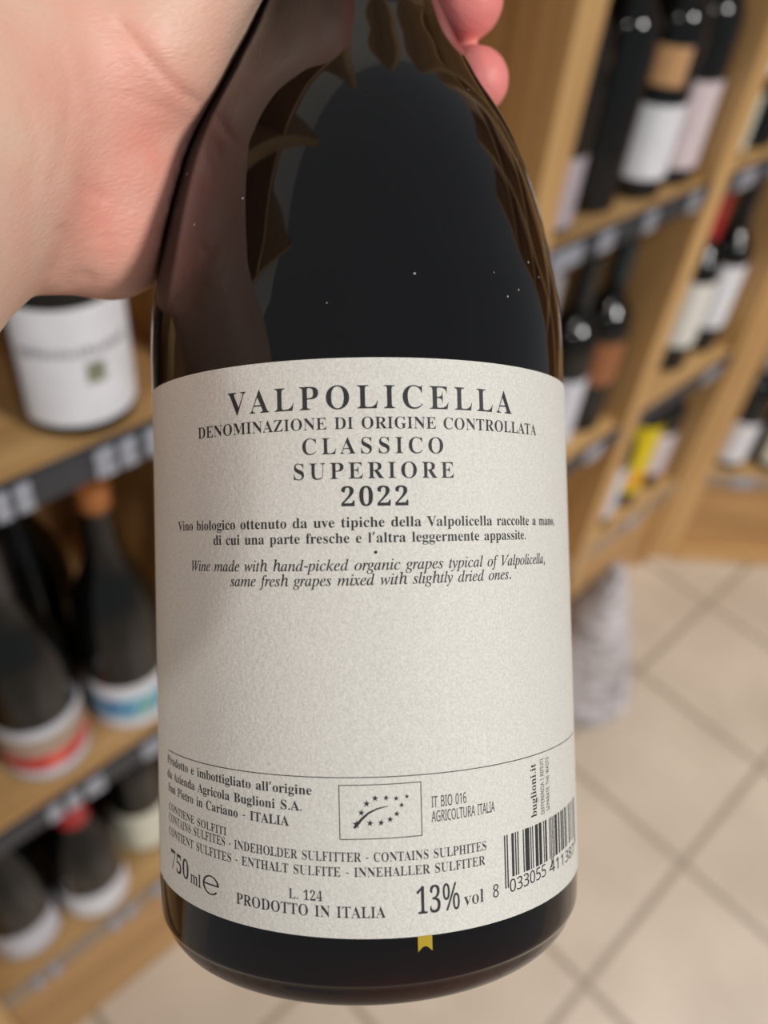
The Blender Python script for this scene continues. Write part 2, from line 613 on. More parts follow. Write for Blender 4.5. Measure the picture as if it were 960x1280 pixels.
for k, (bx, by, what) in enumerate([(0.800, 0.10, 'behind the mauve label'), (0.890, 0.10, 'behind the kraft neck label'), (0.985, 0.10, 'behind the pale pink label')]):
    bottle(bx, YC + by, Z1, 'bord', 'dark bottle in the back row of the upper right shelf, ' + what, C_BLACK)
bottle(1.165, YC + 0.002, Z1, 'bord', 'bottle with pale green and white label at the right picture edge, upper shelf', C_GREY,
       patches=[('paper_label', 70, 0.014, 0.085, P_MINT, 0, 0), ('shoulder_label', 50, 0.108, 0.150, P_WHITE, 0, 0)], rz=R(-30), glass=M_GLASS_BROWN)
bottle(1.255, YC + 0.002, Z1, 'bord', 'dark bottle past the pale green label, cut by the right picture edge', C_BLACK)
# --- far bays, middle shelf
bottle(0.850, YC + 0.006, Z2, 'bord', 'bottle with silver capsule just right of the held bottle, right middle shelf', C_GREY, 0.225,
       patches=[('paper_label', 60, 0.02, 0.11, P_WHITE, 0, 0)], rz=R(-30))
bottle(0.932, YC + 0.004, Z2, 'bord', 'dark bottle with grey-white label partly behind the held bottle, right middle shelf', C_BLACK,
       patches=[('paper_label', 60, 0.012, 0.130, P_COOL, 0, 0)], rz=R(-30))
bottle(1.0135, YC + 0.004, Z2, 'bord', 'dark bottle with brown label and teal top, right middle shelf', C_TEAL, 0.24,
       patches=[('paper_label', 62, 0.090, 0.162, P_BROWN, 0, 0)], rz=R(-30))
bottle(0.80, YC + 0.11, Z2, 'bord', 'dark bottle in the back row of the right middle shelf, behind the silver capsule', C_BLACK)
bottle(0.97, YC + 0.11, Z2, 'bord', 'dark bottle in the back row of the right middle shelf, behind the brown label', C_BLACK)
for bx, cap, what in ((1.178, C_RED, 'first of three white-labelled bottles from the upright, red capsule'),
                      (1.281, C_RED, 'middle of three white-labelled bottles on the right middle shelf, red capsule'),
                      (1.3835, C_BLACK, 'last of three white-labelled bottles towards the corner, dark capsule')):
    bottle(bx, YC + 0.012, Z2, 'bord', what, cap, 0.232,
           patches=[('paper_label', 64, 0.052, 0.168, P_WHITE if cap is C_BLACK else P_OFFW, 0, 0)], rz=R(-30), group='white-labelled bottles on the right middle shelf')
bottle(1.230, YC + 0.11, Z2, 'bord', 'dark bottle in the back row behind the white-labelled bottles, nearer the upright', C_BLACK)
bottle(1.335, YC + 0.11, Z2, 'bord', 'dark bottle in the back row behind the white-labelled bottles, nearer the corner', C_BLACK)
# --- far bays, bottom shelf
bottle(1.188, YC + 0.000, Z3, 'bord', 'dark bottle with cool white label left of the yellow label, bottom right shelf', C_BLACK,
       patches=[('paper_label', 62, 0.030, 0.150, P_COOL, 0, 0)], rz=R(-30))
bottle(1.282, YC + 0.004, Z3, 'bord', 'bottle with bright yellow and orange label, bottom right shelf', C_BLACK,
       patches=[('paper_label', 60, 0.040, 0.200, C_YEL, 0, 0), ('orange_print', 44, 0.056, 0.094, C_ORA, 0, 1)], rz=R(-30))
bottle(1.370, YC + 0.006, Z3, 'bord', 'dark bottle with small pink label right of the yellow label, bottom right shelf', C_BLACK,
       patches=[('paper_label', 58, 0.040, 0.140, P_PINK, 0, 0)], rz=R(-30))
bottle(1.230, YC + 0.11, Z3, 'bord', 'dark bottle in the back row behind the yellow label', C_BLACK)
bottle(1.330, YC + 0.11, Z3, 'bord', 'dark bottle in the back row behind the small pink label', C_BLACK)
# --- corner shelf
ca, sa = math.cos(A45), math.sin(A45)


def dpos(s, t):
    return (1.469 + ca * s - sa * t, W + sa * s + ca * t)


for s_, t_, z_, lab_, cap_, pt in (
        (0.090, 0.06, Z3, 'dark bottle with silver capsule and square white label, first on the corner shelf', C_GREY, [('paper_label', 64, 0.020, 0.120, P_WHITE, 0, 0)]),
        (0.185, 0.06, Z3, 'dark bottle with square cream label, second on the corner shelf', C_BLACK, [('paper_label', 64, 0.022, 0.130, P_CREAM, 0, 0)]),
        (0.280, 0.06, Z3, 'plain dark bottle past the cream label on the corner shelf', C_BLACK, []),
        (0.130, 0.16, Z3, 'dark bottle in the back row of the corner shelf, behind the square labels', C_BLACK, []),
        (0.095, 0.06, Z2, 'dark bottle standing on the middle board of the corner shelf', C_BLACK, [('paper_label', 60, 0.03, 0.12, P_COOL, 0, 0)])):
    bx, by = dpos(s_, t_)
    bottle(bx, by, z_, 'bord', lab_, cap_, 0.235, patches=pt, rz=A45 + R(5))

# ------------------------------------------------------------------ crumpled plastic bundle on the floor
def crumpled_bag():
    rnd = random.Random(11)
    nz, ns = 70, 90
    verts, faces = [], []
    H = 0.34
    for i in range(nz + 1):
        t = i / nz
        rad = 0.080 * (1 - t) ** 0.95 * (0.80 + 0.20 * min(1, t * 8)) + 0.010
        for k in range(ns):
            a = 2 * math.pi * k / ns
            n = 0.0
            for q, (fa, fz, ph, am) in enumerate(BAGN):
                n += am * abs(math.sin(fa * a + fz * t * 6.28 + ph))
            r = rad * (1 + n)
            verts.append((r * math.cos(a) * 0.9, r * math.sin(a), t * H))
    for i in range(nz):
        for k in range(ns):
            k2 = (k + 1) % ns
            faces.append((i * ns + k, i * ns + k2, (i + 1) * ns + k2, (i + 1) * ns + k))
    faces.append(tuple(range(ns))[::-1])
    faces.append(tuple(nz * ns + k for k in range(ns)))
    return mesh('plastic_bundle', verts, faces)


_r = random.Random(5)
BAGN = [(_r.randint(0, 3), _r.uniform(3, 9) * _r.choice((-1, 1)), _r.uniform(0, 6.3), _r.uniform(0.05, 0.10)) for _ in range(5)] + \
       [(_r.randint(2, 6), _r.uniform(6, 14) * _r.choice((-1, 1)), _r.uniform(0, 6.3), _r.uniform(0.02, 0.05)) for _ in range(4)]


def m_plastic():
    nt = NT('crumpled_translucent_plastic')
    tc = nt.node('ShaderNodeTexCoord')
    n = nt.node('ShaderNodeTexNoise')
    n.inputs['Scale'].default_value = 26
    n.inputs['Detail'].default_value = 4
    n.inputs['Distortion'].default_value = 1.5
    nt.link(tc.outputs['Object'], n.inputs['Vector'])
    nt.link(ramp(nt, n.outputs['Fac'], [(0.3, lin((134, 127, 127))), (0.7, lin((208, 203, 207)))]), nt.b.inputs['Base Color'])
    nt.set(Roughness=0.22)
    b = nt.node('ShaderNodeBump')
    b.inputs['Strength'].default_value = 0.8
    b.inputs['Distance'].default_value = 0.006
    nt.link(n.outputs['Fac'], b.inputs['Height'])
    nt.link(b.outputs[0], nt.b.inputs['Normal'])
    return nt.m


bag = put('plastic_bundle', crumpled_bag(), m_plastic(), None, (1.035, 0.365, 0.0005), smooth=True)
tag(bag, 'crumpled grey-white plastic-wrapped bundle standing on the tiles against the shelf', 'plastic bag')

# ------------------------------------------------------------------ the bottle in the hand
RB = 0.042
C_AX = np.array([-0.004526637, 0.004694291, 0.178])           # point on its axis, camera frame
A_DN = np.array([0.02348476, 0.99935999, -0.02698272])        # towards its foot
FRONT = np.array([0.02538478, -0.02757757, -0.9992973])
RIGHT = np.array([0.99940186, -0.02278351, 0.02601619])
V0 = -0.0775                                                   # foot level measured from C_AX
HELD_PROFILE = [(0.0330, 0.0), (0.0385, 0.0012), (0.0412, 0.0050), (0.0420, 0.0115), (0.0420, 0.05), (0.0420, 0.10), (0.0420, 0.1185), (0.0406, 0.1300),
                (0.0378, 0.1440), (0.0337, 0.1565), (0.0277, 0.1685), (0.0226, 0.1790), (0.0180, 0.1915), (0.0158, 0.2035), (0.0149, 0.219), (0.0146, 0.262), (0.0146, 0.288)]
hp = smooth_profile(HELD_PROFILE, 128)
held = empty('wine_bottle')
tag(held, 'large dark red wine bottle held up close in front, back label facing us', 'wine bottle')
_b = np.column_stack([CAMROT @ RIGHT, CAMROT @ (-FRONT), CAMROT @ (-A_DN)])
_mw = Matrix.Identity(4)
for _i in range(3):
    for _j in range(3):
        _mw[_i][_j] = _b[_i][_j]
_o = cam2world(C_AX - A_DN * V0)
for _i in range(3):
    _mw[_i][3] = _o[_i]
held.matrix_world = _mw
glass = put('glass_body', lathe_mesh('glass_body', hp, 160), m_held_glass(), held, smooth=True)
put('capsule', lathe_mesh('capsule', [(0.0152, 0.236), (0.0152, 0.288), (0.0150, 0.2895), (0.006, 0.2900)], 64), C_BLACK, held, smooth=True)


fl_me = patch_mesh('painted_refraction', RB + 0.0001, RB + 0.0003, R(10.0), R(13.2), 0.0, 0.0, 8, lambda a: (0.0112 + 0.0006 * math.sin(70 * a), 0.0134))  # yellow light refracted through the foot, painted as a small patch
tag(put('painted_refraction', fl_me, simple('amber_refraction', (176, 148, 20), 0.6), held), 'small yellow refraction painted on the bottle foot')


def _edge(a):
    s = a * RB * 1000
    return ((-63.9 - 0.022 * (s + 2)) / 1000 - V0 - 0.0, 0.0284 - V0)


label = put('back_label', patch_mesh('back_label', RB + 0.00005, RB + 0.00020, -0.0518 / RB, 0.0545 / RB, 0, 0, 240, _edge), m_label_paper(), held)
tag(label, 'off-white textured paper label with black Italian text')

GL = {}
for _line in r'''b' 76 29,153,22,240,54,240,47,153
b- 108 13,77,13,103,95,103,95,77
b. 90 45,-5,30,1,26,8,24,18,26,29,30,36,45,41,60,36,64,29,66,18,64,8,60,1
b0 188 94,-3,67,1,45,12,30,31,19,55,13,86,11,121,13,155,19,185,30,210,45,228,67,239,94,243,121,239,142,228,157,210,168,185,174,155,176,120,174,85,168,55,157,31,141,12,120,1/94,18,110,25,119,45,123,77,124,120,123,163,119,195,110,215,94,221,79,215,70,195,65,163,63,120,65,77,70,45,79,25
b1 188 33,0,33,18,60,18,68,19,73,22,77,40,77,208,54,183,44,175,34,173,26,175,20,180,16,188,14,198,37,206,66,224,89,241,127,241,127,40,130,24,135,19,144,18,171,18,171,0
b2 188 12,0,12,35,61,85,93,123,109,153,113,186,111,202,106,214,98,220,87,223,72,219,63,208,58,190,56,165,39,166,25,172,16,182,13,198,15,209,21,220,32,230,46,237,64,242,87,243,120,239,144,228,159,211,164,187,160,165,146,140,119,110,77,69,44,37,122,37,132,38,140,43,146,50,150,60,152,71,172,71,171,0
b3 188 82,-3,59,-2,40,2,27,9,17,17,11,27,9,37,12,48,18,56,27,61,38,63,41,44,49,31,63,23,79,20,100,25,108,30,115,40,119,52,121,70,117,87,107,101,91,110,69,113,48,113,48,134,70,134,89,138,102,148,110,164,112,184,111,200,105,212,97,220,85,223,74,221,66,215,58,196,56,171,37,172,24,178,15,187,12,200,17,217,31,231,54,240,86,243,118,240,143,229,159,212,164,188,160,168,149,151,133,137,112,128,140,119,152,111,163,101,170,87,172,69,170,50,165,35,156,22,144,12,115,0
b4 188 60,0,60,18,70,18,89,22,95,29,97,42,97,62,4,62,4,83,100,240,146,240,146,85,181,85,181,62,146,62,146,42,148,29,154,22,174,18,178,18,178,0/28,85,97,85,97,143,98,175,100,208,95,197,87,183,79,169,73,160
b5 188 82,-3,60,-2,42,3,29,9,20,18,15,27,13,37,15,48,21,55,29,59,40,60,44,42,55,26,65,22,77,20,98,25,106,32,113,42,117,56,119,74,116,96,107,111,92,121,73,124,52,122,36,118,20,124,31,240,158,240,160,179,140,179,138,190,133,199,122,203,52,203,47,141,63,144,84,146,119,141,146,128,164,105,170,74,168,54,162,37,153,24,141,14,113,1
b7 188 55,0,145,203,56,203,43,199,37,186,35,169,15,169,16,240,177,240,177,223,84,0
bA 218 -4,0,-4,9,5,11,12,15,25,37,103,233,112,233,192,43,206,17,212,11,222,9,222,0,115,0,115,9,135,13,142,23,136,41,126,66,52,66,39,35,38,29,37,24,43,13,62,9,64,9,64,0/57,80,121,80,88,160
bB 221 8,0,8,9,22,11,31,16,36,26,37,41,37,184,35,206,26,216,8,219,8,228,110,228,159,222,188,204,198,175,192,151,174,134,143,124,180,112,202,92,209,66,203,38,186,17,157,4,119,0/91,126,94,126,117,128,132,136,140,150,142,173,140,192,135,206,124,214,108,217,99,216,94,212,91,195/111,12,129,15,142,25,148,41,150,64,147,88,139,104,123,113,99,116,91,116,91,33,95,17,101,13
bC 234 128,-5,97,-2,69,10,45,28,28,52,17,81,13,114,17,147,28,175,46,199,69,217,98,229,130,233,155,230,184,220,194,218,204,221,210,233,218,233,218,154,210,154,196,182,178,203,157,217,133,222,111,217,94,204,82,183,74,152,72,113,75,77,83,48,96,28,115,16,139,12,159,14,179,22,198,35,214,53,224,44,198,17,166,0
bD 248 10,0,10,9,23,11,31,15,36,23,37,37,37,187,35,203,30,213,21,218,7,219,7,228,111,228,148,224,178,215,203,198,220,176,231,148,234,114,229,73,215,41,191,18,157,5,114,0/111,12,131,15,147,23,160,37,171,69,175,115,173,151,165,180,152,200,134,213,111,217,101,215,95,212,91,192,91,36,95,17,101,13
bE 221 7,0,7,8,22,10,31,15,36,24,38,39,38,184,36,202,31,213,22,218,8,219,8,228,199,228,199,160,192,160,184,186,170,203,148,212,116,215,100,214,93,208,91,194,91,123,97,123,116,126,130,134,138,150,144,173,152,173,152,59,144,59,137,91,130,100,120,107,93,111,91,111,91,34,93,23,96,17,115,14,138,15,157,19,172,27,185,37,196,52,206,72,215,72,201,0
bF 202 8,0,8,9,22,11,31,17,36,26,37,42,37,187,36,202,31,212,22,217,7,219,7,228,197,228,197,160,189,160,184,178,178,193,168,203,155,210,137,214,115,216,100,215,93,211,91,199,91,124,95,124,114,126,128,135,137,150,142,173,151,173,151,59,142,59,137,84,128,100,114,109,94,112,91,112,91,40,94,21,98,15,105,12,128,9,128,0
bG 254 134,-5,100,-1,71,10,47,28,29,51,18,81,14,115,18,147,29,176,46,200,70,218,97,229,129,233,156,230,185,220,194,218,203,221,210,233,219,233,219,154,210,154,202,173,191,189,179,203,165,213,149,219,134,222,112,217,95,204,83,183,75,153,73,114,77,67,90,34,103,19,119,9,138,6,154,8,164,14,169,23,171,36,171,64,170,77,165,85,154,89,138,91,138,99,250,99,250,91,236,89,228,85,224,77,223,64,223,14,179,0
bH 262 8,0,8,9,22,11,31,16,36,25,37,40,37,189,36,203,31,212,22,217,8,219,8,228,121,228,121,219,102,216,93,208,91,189,91,125,171,125,171,189,169,208,160,216,141,219,141,228,254,228,254,219,239,217,230,212,226,203,225,189,225,40,226,26,231,16,239,11,254,9,254,0,141,0,141,9,155,11,165,15,169,24,171,40,171,110,91,110,91,40,93,25,97,16,106,11,121,9,121,0
bI 130 7,0,7,9,21,11,31,16,36,24,38,38,38,193,36,206,32,214,22,218,7,219,7,228,122,228,122,219,107,218,98,214,93,206,91,193,91,39,94,22,103,13,123,9,123,0
bL 213 8,0,8,9,22,11,31,16,36,25,37,40,37,189,36,204,31,212,22,217,8,219,8,228,125,228,125,219,104,217,98,214,94,208,91,189,91,41,93,24,100,16,117,14,139,15,157,20,172,28,185,40,195,56,204,77,214,77,201,0
bM 317 7,0,7,9,21,11,31,16,36,25,38,40,38,191,35,208,26,216,7,219,7,228,92,228,158,71,225,228,309,228,309,219,295,217,286,212,282,203,280,189,280,43,282,21,291,12,308,9,308,0,198,0,198,9,216,12,225,22,227,42,227,199,144,0,135,0,53,194,53,40,54,24,60,15,70,10,85,9,85,0
bN 247 201,-5,53,175,53,39,55,24,59,15,68,11,83,9,83,0,9,0,9,9,27,12,36,21,38,39,38,194,18,217,9,219,9,228,78,228,195,84,195,189,193,207,184,216,166,219,166,228,240,228,240,219,225,217,217,212,212,203,211,188,211,-5
bO 263 130,-5,106,-3,84,4,64,15,47,29,33,46,22,67,16,89,14,114,16,138,22,161,33,181,47,199,65,213,85,224,108,231,133,233,157,231,179,224,198,213,216,199,230,182,240,162,247,139,249,114,247,89,240,67,230,46,215,29,198,15,177,4,155,-3/132,6,164,18,183,54,190,114,186,160,174,194,155,215,130,222,98,210,79,174,73,114,77,67,89,34,108,13
bP 209 8,0,8,9,22,11,31,16,36,25,37,40,37,189,36,203,31,212,22,217,8,219,8,228,107,228,144,226,168,220,183,211,195,199,202,184,204,166,199,140,183,120,157,107,121,103,91,103,91,40,93,25,97,16,106,11,121,9,121,0/91,115,101,115,122,118,136,126,144,142,146,165,144,187,138,203,126,212,108,216,95,212,91,199
bR 236 8,0,8,9,22,11,31,16,36,25,37,40,37,189,36,203,31,212,22,217,8,219,8,228,108,228,152,224,184,213,202,194,209,167,203,143,186,124,157,112,216,25,226,13,239,9,240,9,240,0,169,0,101,106,91,106,91,40,93,25,97,16,106,11,121,9,121,0/91,117,102,117,124,120,140,129,149,145,152,168,147,194,134,210,112,216,101,214,95,211,91,193
bS 195 21,-5,21,79,31,79,41,47,56,25,75,12,98,7,115,10,128,18,137,30,139,45,133,65,112,80,81,95,56,110,38,126,28,144,25,166,27,185,34,201,44,215,58,225,74,231,92,233,115,231,141,224,146,223,150,222,157,225,160,233,170,233,170,160,161,160,155,177,147,192,136,205,124,214,111,220,97,222,82,220,70,213,62,203,60,190,62,178,69,168,94,151,127,136,159,117,169,106,175,94,180,66,177,46,169,29,157,15,140,4,120,-3,96,-5,79,-4,63,0,49,5,42,6,35,4,31,-5
bT 212 46,0,46,9,61,10,71,15,76,25,78,40,78,217,75,217,51,213,33,202,20,183,14,159,5,159,5,228,205,228,205,158,197,158,187,191,166,210,134,217,132,217,132,40,133,25,138,15,148,10,164,9,164,0
bU 246 124,-6,84,-1,57,14,42,40,37,78,37,189,35,203,30,212,22,217,7,219,7,228,120,228,120,219,101,216,93,208,90,189,90,70,93,44,102,26,116,15,137,11,170,19,190,42,196,80,196,189,195,203,190,212,180,217,164,219,164,228,237,228,237,219,224,216,216,211,213,202,211,189,211,91,206,46,190,16,163,-1
bV 214 106,-6,22,190,11,210,4,216,-7,219,-7,228,105,228,105,219,83,216,78,212,76,205,81,189,129,72,174,189,177,204,176,212,171,216,149,219,149,228,221,228,221,219,212,218,204,214,191,191,115,-6
bZ 221 10,0,10,5,138,215,107,215,71,210,58,203,47,193,38,178,31,158,22,158,29,228,203,228,203,222,77,14,120,14,151,18,175,31,192,51,203,82,212,82,203,0
ba 172 127,-5,113,-3,104,5,100,17,76,1,48,-4,32,-2,20,6,13,17,10,32,15,52,32,68,59,82,99,95,99,121,98,133,93,141,85,146,74,148,58,145,52,137,57,128,61,116,60,107,55,101,48,97,39,95,29,97,22,102,18,109,16,118,19,129,25,139,34,147,47,154,63,158,81,159,112,156,132,146,143,129,146,105,146,31,147,20,152,17,160,21,165,14,147,0/76,17,87,20,99,32,99,85,77,76,64,61,59,42,63,23
bb 180 21,-6,21,194,18,214,4,220,4,228,69,228,69,139,88,154,110,159,127,157,142,149,154,138,163,123,169,104,171,83,169,59,161,38,150,20,135,6,117,-2,96,-5,74,0,52,14,27,-6/91,7,106,11,116,25,121,47,123,80,121,107,116,125,106,136,92,140,78,135,72,129,69,121,69,34,72,19,79,10
bc 147 78,-5,60,-2,43,5,29,18,19,34,12,53,10,75,12,98,20,118,32,135,48,148,67,157,87,160,109,157,125,149,135,137,139,123,137,114,133,108,127,103,118,102,107,105,100,112,98,125,98,131,99,136,95,145,85,148,69,142,59,124,56,94,59,61,69,38,83,24,102,19,119,23,136,36,142,30,124,11,103,-1
bd 185 70,-5,53,-2,39,5,27,17,17,33,12,52,10,74,12,98,18,119,28,136,41,149,56,157,73,159,94,154,111,140,111,200,110,209,106,215,88,220,88,228,160,228,160,38,162,20,167,16,177,14,177,5,147,3,111,-5,111,19,94,1/86,14,93,16,101,21,107,28,111,38,111,121,109,129,103,135,87,140,74,136,65,125,60,105,59,77,60,49,65,29,73,18
be 150 77,-5,59,-2,42,5,29,18,18,34,12,55,10,79,12,101,19,120,30,136,43,149,60,157,79,159,104,154,124,140,137,117,141,87,141,83,58,83,63,49,77,28,100,21,118,27,135,43,142,36,124,13,102,0/58,96,101,96,101,107,97,139,90,146,81,148,68,143,61,128,58,102
bf 107 7,0,7,8,20,11,25,17,26,37,26,138,8,138,8,155,26,155,26,177,30,200,42,218,62,229,87,232,106,230,120,223,129,212,132,200,130,190,126,183,120,179,112,178,98,183,94,188,92,195,96,210,98,213,99,216,97,220,90,222,81,220,77,215,74,195,74,155,102,155,102,138,74,138,74,33,75,20,79,13,87,9,100,8,100,0
bg 164 73,-70,44,-68,24,-61,11,-50,7,-37,14,-23,34,-13,17,0,12,15,14,27,21,37,33,46,51,55,29,67,16,84,11,106,13,121,20,134,30,144,44,152,60,157,79,159,98,157,117,152,158,152,158,134,134,134,143,119,146,102,144,88,138,76,129,65,117,58,102,53,86,51,78,52,71,52,56,47,52,42,50,36,55,27,71,25,88,25,129,20,143,15,151,6,156,-5,158,-18,152,-40,136,-56,110,-67/79,62,89,65,95,73,99,86,100,105,99,125,95,138,89,146,79,148,69,146,62,138,58,125,57,105,58,86,62,73,69,65/80,-58,109,-55,126,-47,132,-33,130,-25,125,-21,102,-17,48,-17,40,-26,37,-36,39,-45,47,-52,61,-56
bh 190 9,0,9,8,22,13,26,28,26,199,23,215,18,218,9,220,9,228,74,228,74,133,95,153,122,159,146,153,160,135,165,106,165,28,169,13,174,9,182,8,182,0,101,0,101,8,103,8,114,13,118,28,118,108,115,129,110,134,101,136,87,131,74,118,74,28,77,13,82,9,90,8,90,0
bi 99 50,181,41,183,32,188,27,196,25,206,27,216,32,224,41,230,50,232,60,230,68,224,74,216,76,206,74,196,68,188,60,183/9,0,9,8,23,13,26,28,26,126,23,142,10,147,10,155,74,155,74,28,77,13,90,8,90,0
bl 100 9,0,9,8,23,13,26,28,26,199,24,215,19,218,10,220,10,228,74,228,74,28,77,13,90,8,90,0
bm 277 9,0,9,8,22,13,26,28,26,127,23,142,18,146,9,147,9,155,73,155,73,132,94,152,119,159,138,156,152,146,160,131,182,152,209,159,233,153,247,135,252,106,252,28,255,13,260,9,268,8,268,0,189,0,189,8,197,9,201,13,205,28,205,108,202,129,197,134,189,136,175,131,162,119,162,28,165,13,170,9,178,8,178,0,100,0,100,8,108,9,112,13,116,28,116,108,113,129,108,134,100,136,85,131,73,118,73,28,76,13,81,10,89,8,89,0
bn 190 9,0,9,8,22,13,26,28,26,127,23,142,18,146,9,147,9,155,74,155,74,134,95,153,122,159,146,153,160,135,165,106,165,28,169,13,174,9,182,8,182,0,101,0,101,8,103,8,114,13,118,28,118,108,115,129,110,134,101,136,87,131,74,118,74,28,77,13,82,9,90,8,90,0
bo 168 84,-5,63,-2,45,6,30,18,19,35,12,55,9,77,12,99,19,119,30,136,45,149,63,157,84,159,105,157,123,149,138,136,149,120,156,100,158,77,156,54,149,34,138,18,123,5,105,-2/84,6,96,9,104,19,109,41,110,77,108,114,104,135,96,146,84,149,72,146,64,135,60,114,58,77,60,41,64,19,72,9
bp 186 9,-70,9,-62,20,-59,25,-50,26,-32,26,122,23,142,10,147,10,155,72,155,72,131,83,147,98,156,115,160,132,157,146,149,158,137,167,121,173,102,175,80,173,57,167,36,158,19,146,6,131,-2,113,-5,91,0,74,16,74,-29,76,-49,83,-59,99,-61,99,-70/98,14,111,18,120,30,125,50,126,77,125,104,121,124,113,135,99,139,85,134,74,118,74,34,84,19
br 144 9,0,9,8,23,13,26,28,26,126,23,143,10,147,10,155,73,155,73,126,82,140,94,151,105,157,117,159,129,157,138,152,143,144,145,133,143,124,139,117,132,113,124,111,111,115,103,125,94,130,87,128,81,121,76,110,75,96,75,28,76,18,79,13,99,8,99,0
bs 144 76,-5,61,-3,43,3,37,4,30,2,26,-4,18,-4,18,53,27,53,33,34,43,19,56,10,70,7,81,9,89,13,94,20,96,29,92,42,78,52,53,65,38,74,27,85,21,97,18,110,22,130,32,145,49,156,71,160,83,158,99,154,103,153,106,152,111,154,115,160,122,160,122,111,114,111,107,127,98,139,87,146,75,148,65,147,58,143,54,137,52,130,58,116,73,106,96,95,111,86,121,76,127,63,129,47,125,26,114,9,97,-2
bt 114 62,-5,44,-2,33,5,26,18,24,36,24,139,10,139,10,150,44,185,64,212,72,212,72,155,104,155,104,139,72,139,72,41,75,25,78,21,84,20,95,24,103,37,111,33,99,12,82,-1
bu 187 65,-5,46,-2,33,9,25,25,23,48,23,124,20,141,15,145,6,147,6,155,71,155,71,37,75,23,81,19,88,18,103,22,114,33,114,124,110,142,105,146,95,147,95,155,162,155,162,35,166,19,180,15,180,6,150,4,114,-5,114,20,105,10,93,2,80,-3
bv 153 71,-5,19,124,11,141,6,145,-1,147,-1,155,82,155,82,147,78,147,68,145,64,138,65,134,92,61,118,126,121,136,116,144,102,147,102,155,152,155,152,147,144,144,139,139,130,122,80,-5
bz 146 6,0,6,7,84,144,64,144,48,142,36,136,28,125,22,108,13,108,16,155,137,155,137,145,63,12,76,12,97,15,111,22,122,35,130,54,138,54,134,0
i, 90 14,-43,23,-1,31,39,62,39,64,35,52,-4,36,-43
i- 108 13,77,13,103,95,103,95,77
i. 90 45,-5,30,1,26,8,24,18,26,29,30,36,45,41,60,36,64,29,66,18,64,8,60,1
iV 218 40,-5,48,197,47,211,43,219,35,224,22,226,19,226,20,232,113,232,111,226,109,226,95,225,87,220,83,210,81,193,75,48,192,187,205,204,209,215,207,220,203,224,185,226,187,232,258,232,256,226,255,226,246,224,236,217,213,192,47,-5
iW 296 41,-5,49,197,48,211,43,220,34,224,20,226,21,232,115,232,113,226,110,226,97,225,88,220,84,210,82,193,77,58,161,177,162,198,161,211,156,219,148,224,136,226,134,226,135,232,224,232,222,226,205,223,197,213,194,189,188,60,272,186,282,203,285,216,279,223,261,226,263,232,333,232,332,226,331,226,321,224,312,217,291,191,160,-5,153,-5,160,155,48,-5
ia 171 25,-4,13,-2,4,5,-1,17,-3,32,0,60,9,88,25,114,45,137,68,153,92,158,108,154,116,140,121,154,146,154,116,45,111,22,112,19,117,17,126,23,141,40,146,36,120,6,98,-4,87,0,84,11,95,59,77,31,60,12,43,0/41,16,49,18,58,24,76,43,93,71,105,101,109,129,105,144,92,149,77,145,62,133,48,113,37,88,29,61,27,37,30,21
ic 149 50,-4,29,0,13,11,3,30,0,54,1,71,6,87,24,119,51,143,75,154,100,158,114,156,124,151,131,143,133,133,129,119,123,115,117,114,106,118,102,128,103,134,107,140,109,142,110,145,107,148,99,149,81,146,65,135,51,119,39,98,32,75,30,54,32,36,38,23,48,14,61,11,87,19,114,41,119,35,96,13,73,0
id 177 31,-4,16,-1,5,7,-2,20,-4,37,-3,53,3,72,22,109,50,139,73,154,96,158,112,155,121,147,136,208,137,213,138,218,134,225,122,227,117,227,118,234,153,239,169,243,172,240,172,237,171,234,120,40,118,30,117,22,119,17,125,15,136,21,153,40,158,36,131,6,120,-2,108,-4,96,0,91,13,101,56,83,29,66,11,49,0/45,14,54,16,64,22,83,43,99,71,111,102,116,130,111,145,106,149,99,150,83,146,66,134,51,115,38,89,29,62,26,39,27,28,31,20,37,15
ie 144 44,-3,25,0,10,10,1,27,-2,49,0,66,5,83,23,115,50,142,74,154,98,158,111,157,121,152,127,144,129,133,123,113,104,95,73,80,31,71,29,59,28,49,32,29,42,17,59,13,84,20,110,41,116,36,99,18,82,6,64,-1/32,79,62,86,84,99,98,116,102,136,99,146,90,149,79,147,68,140,48,115
if 99 -24,-77,-33,-75,-40,-71,-44,-65,-46,-58,-43,-47,-33,-43,-25,-46,-22,-54,-23,-59,-25,-63,-21,-67,-12,-64,-5,-54,1,-37,7,-12,36,141,3,141,6,152,38,152,42,170,52,201,67,224,86,239,108,243,120,242,129,237,136,229,138,219,134,208,122,204,112,207,109,217,110,221,110,224,112,228,109,232,103,234,91,230,81,215,74,192,66,152,105,152,103,141,64,141,50,75,34,4,16,-43,4,-61,-9,-73
ig 143 32,-77,8,-74,-10,-65,-22,-53,-26,-37,-21,-19,-6,-3,18,12,7,19,3,29,11,42,29,60,11,76,5,97,7,113,14,128,26,141,40,151,57,157,76,159,103,153,123,148,145,148,145,133,122,133,124,118,122,102,115,87,104,74,89,65,73,59,55,57,41,58,33,50,30,43,37,35,56,27,79,19,97,9,108,-3,111,-20,109,-36,102,-50,90,-61,74,-70,54,-75/56,64,66,67,75,73,90,95,95,125,94,136,89,144,82,149,74,151,64,149,54,143,39,120,35,106,33,91,36,76,43,67/38,-66,66,-62,82,-50,88,-30,86,-22,82,-16,66,-5,47,3,26,9,3,-10,-5,-32,0,-51,14,-62
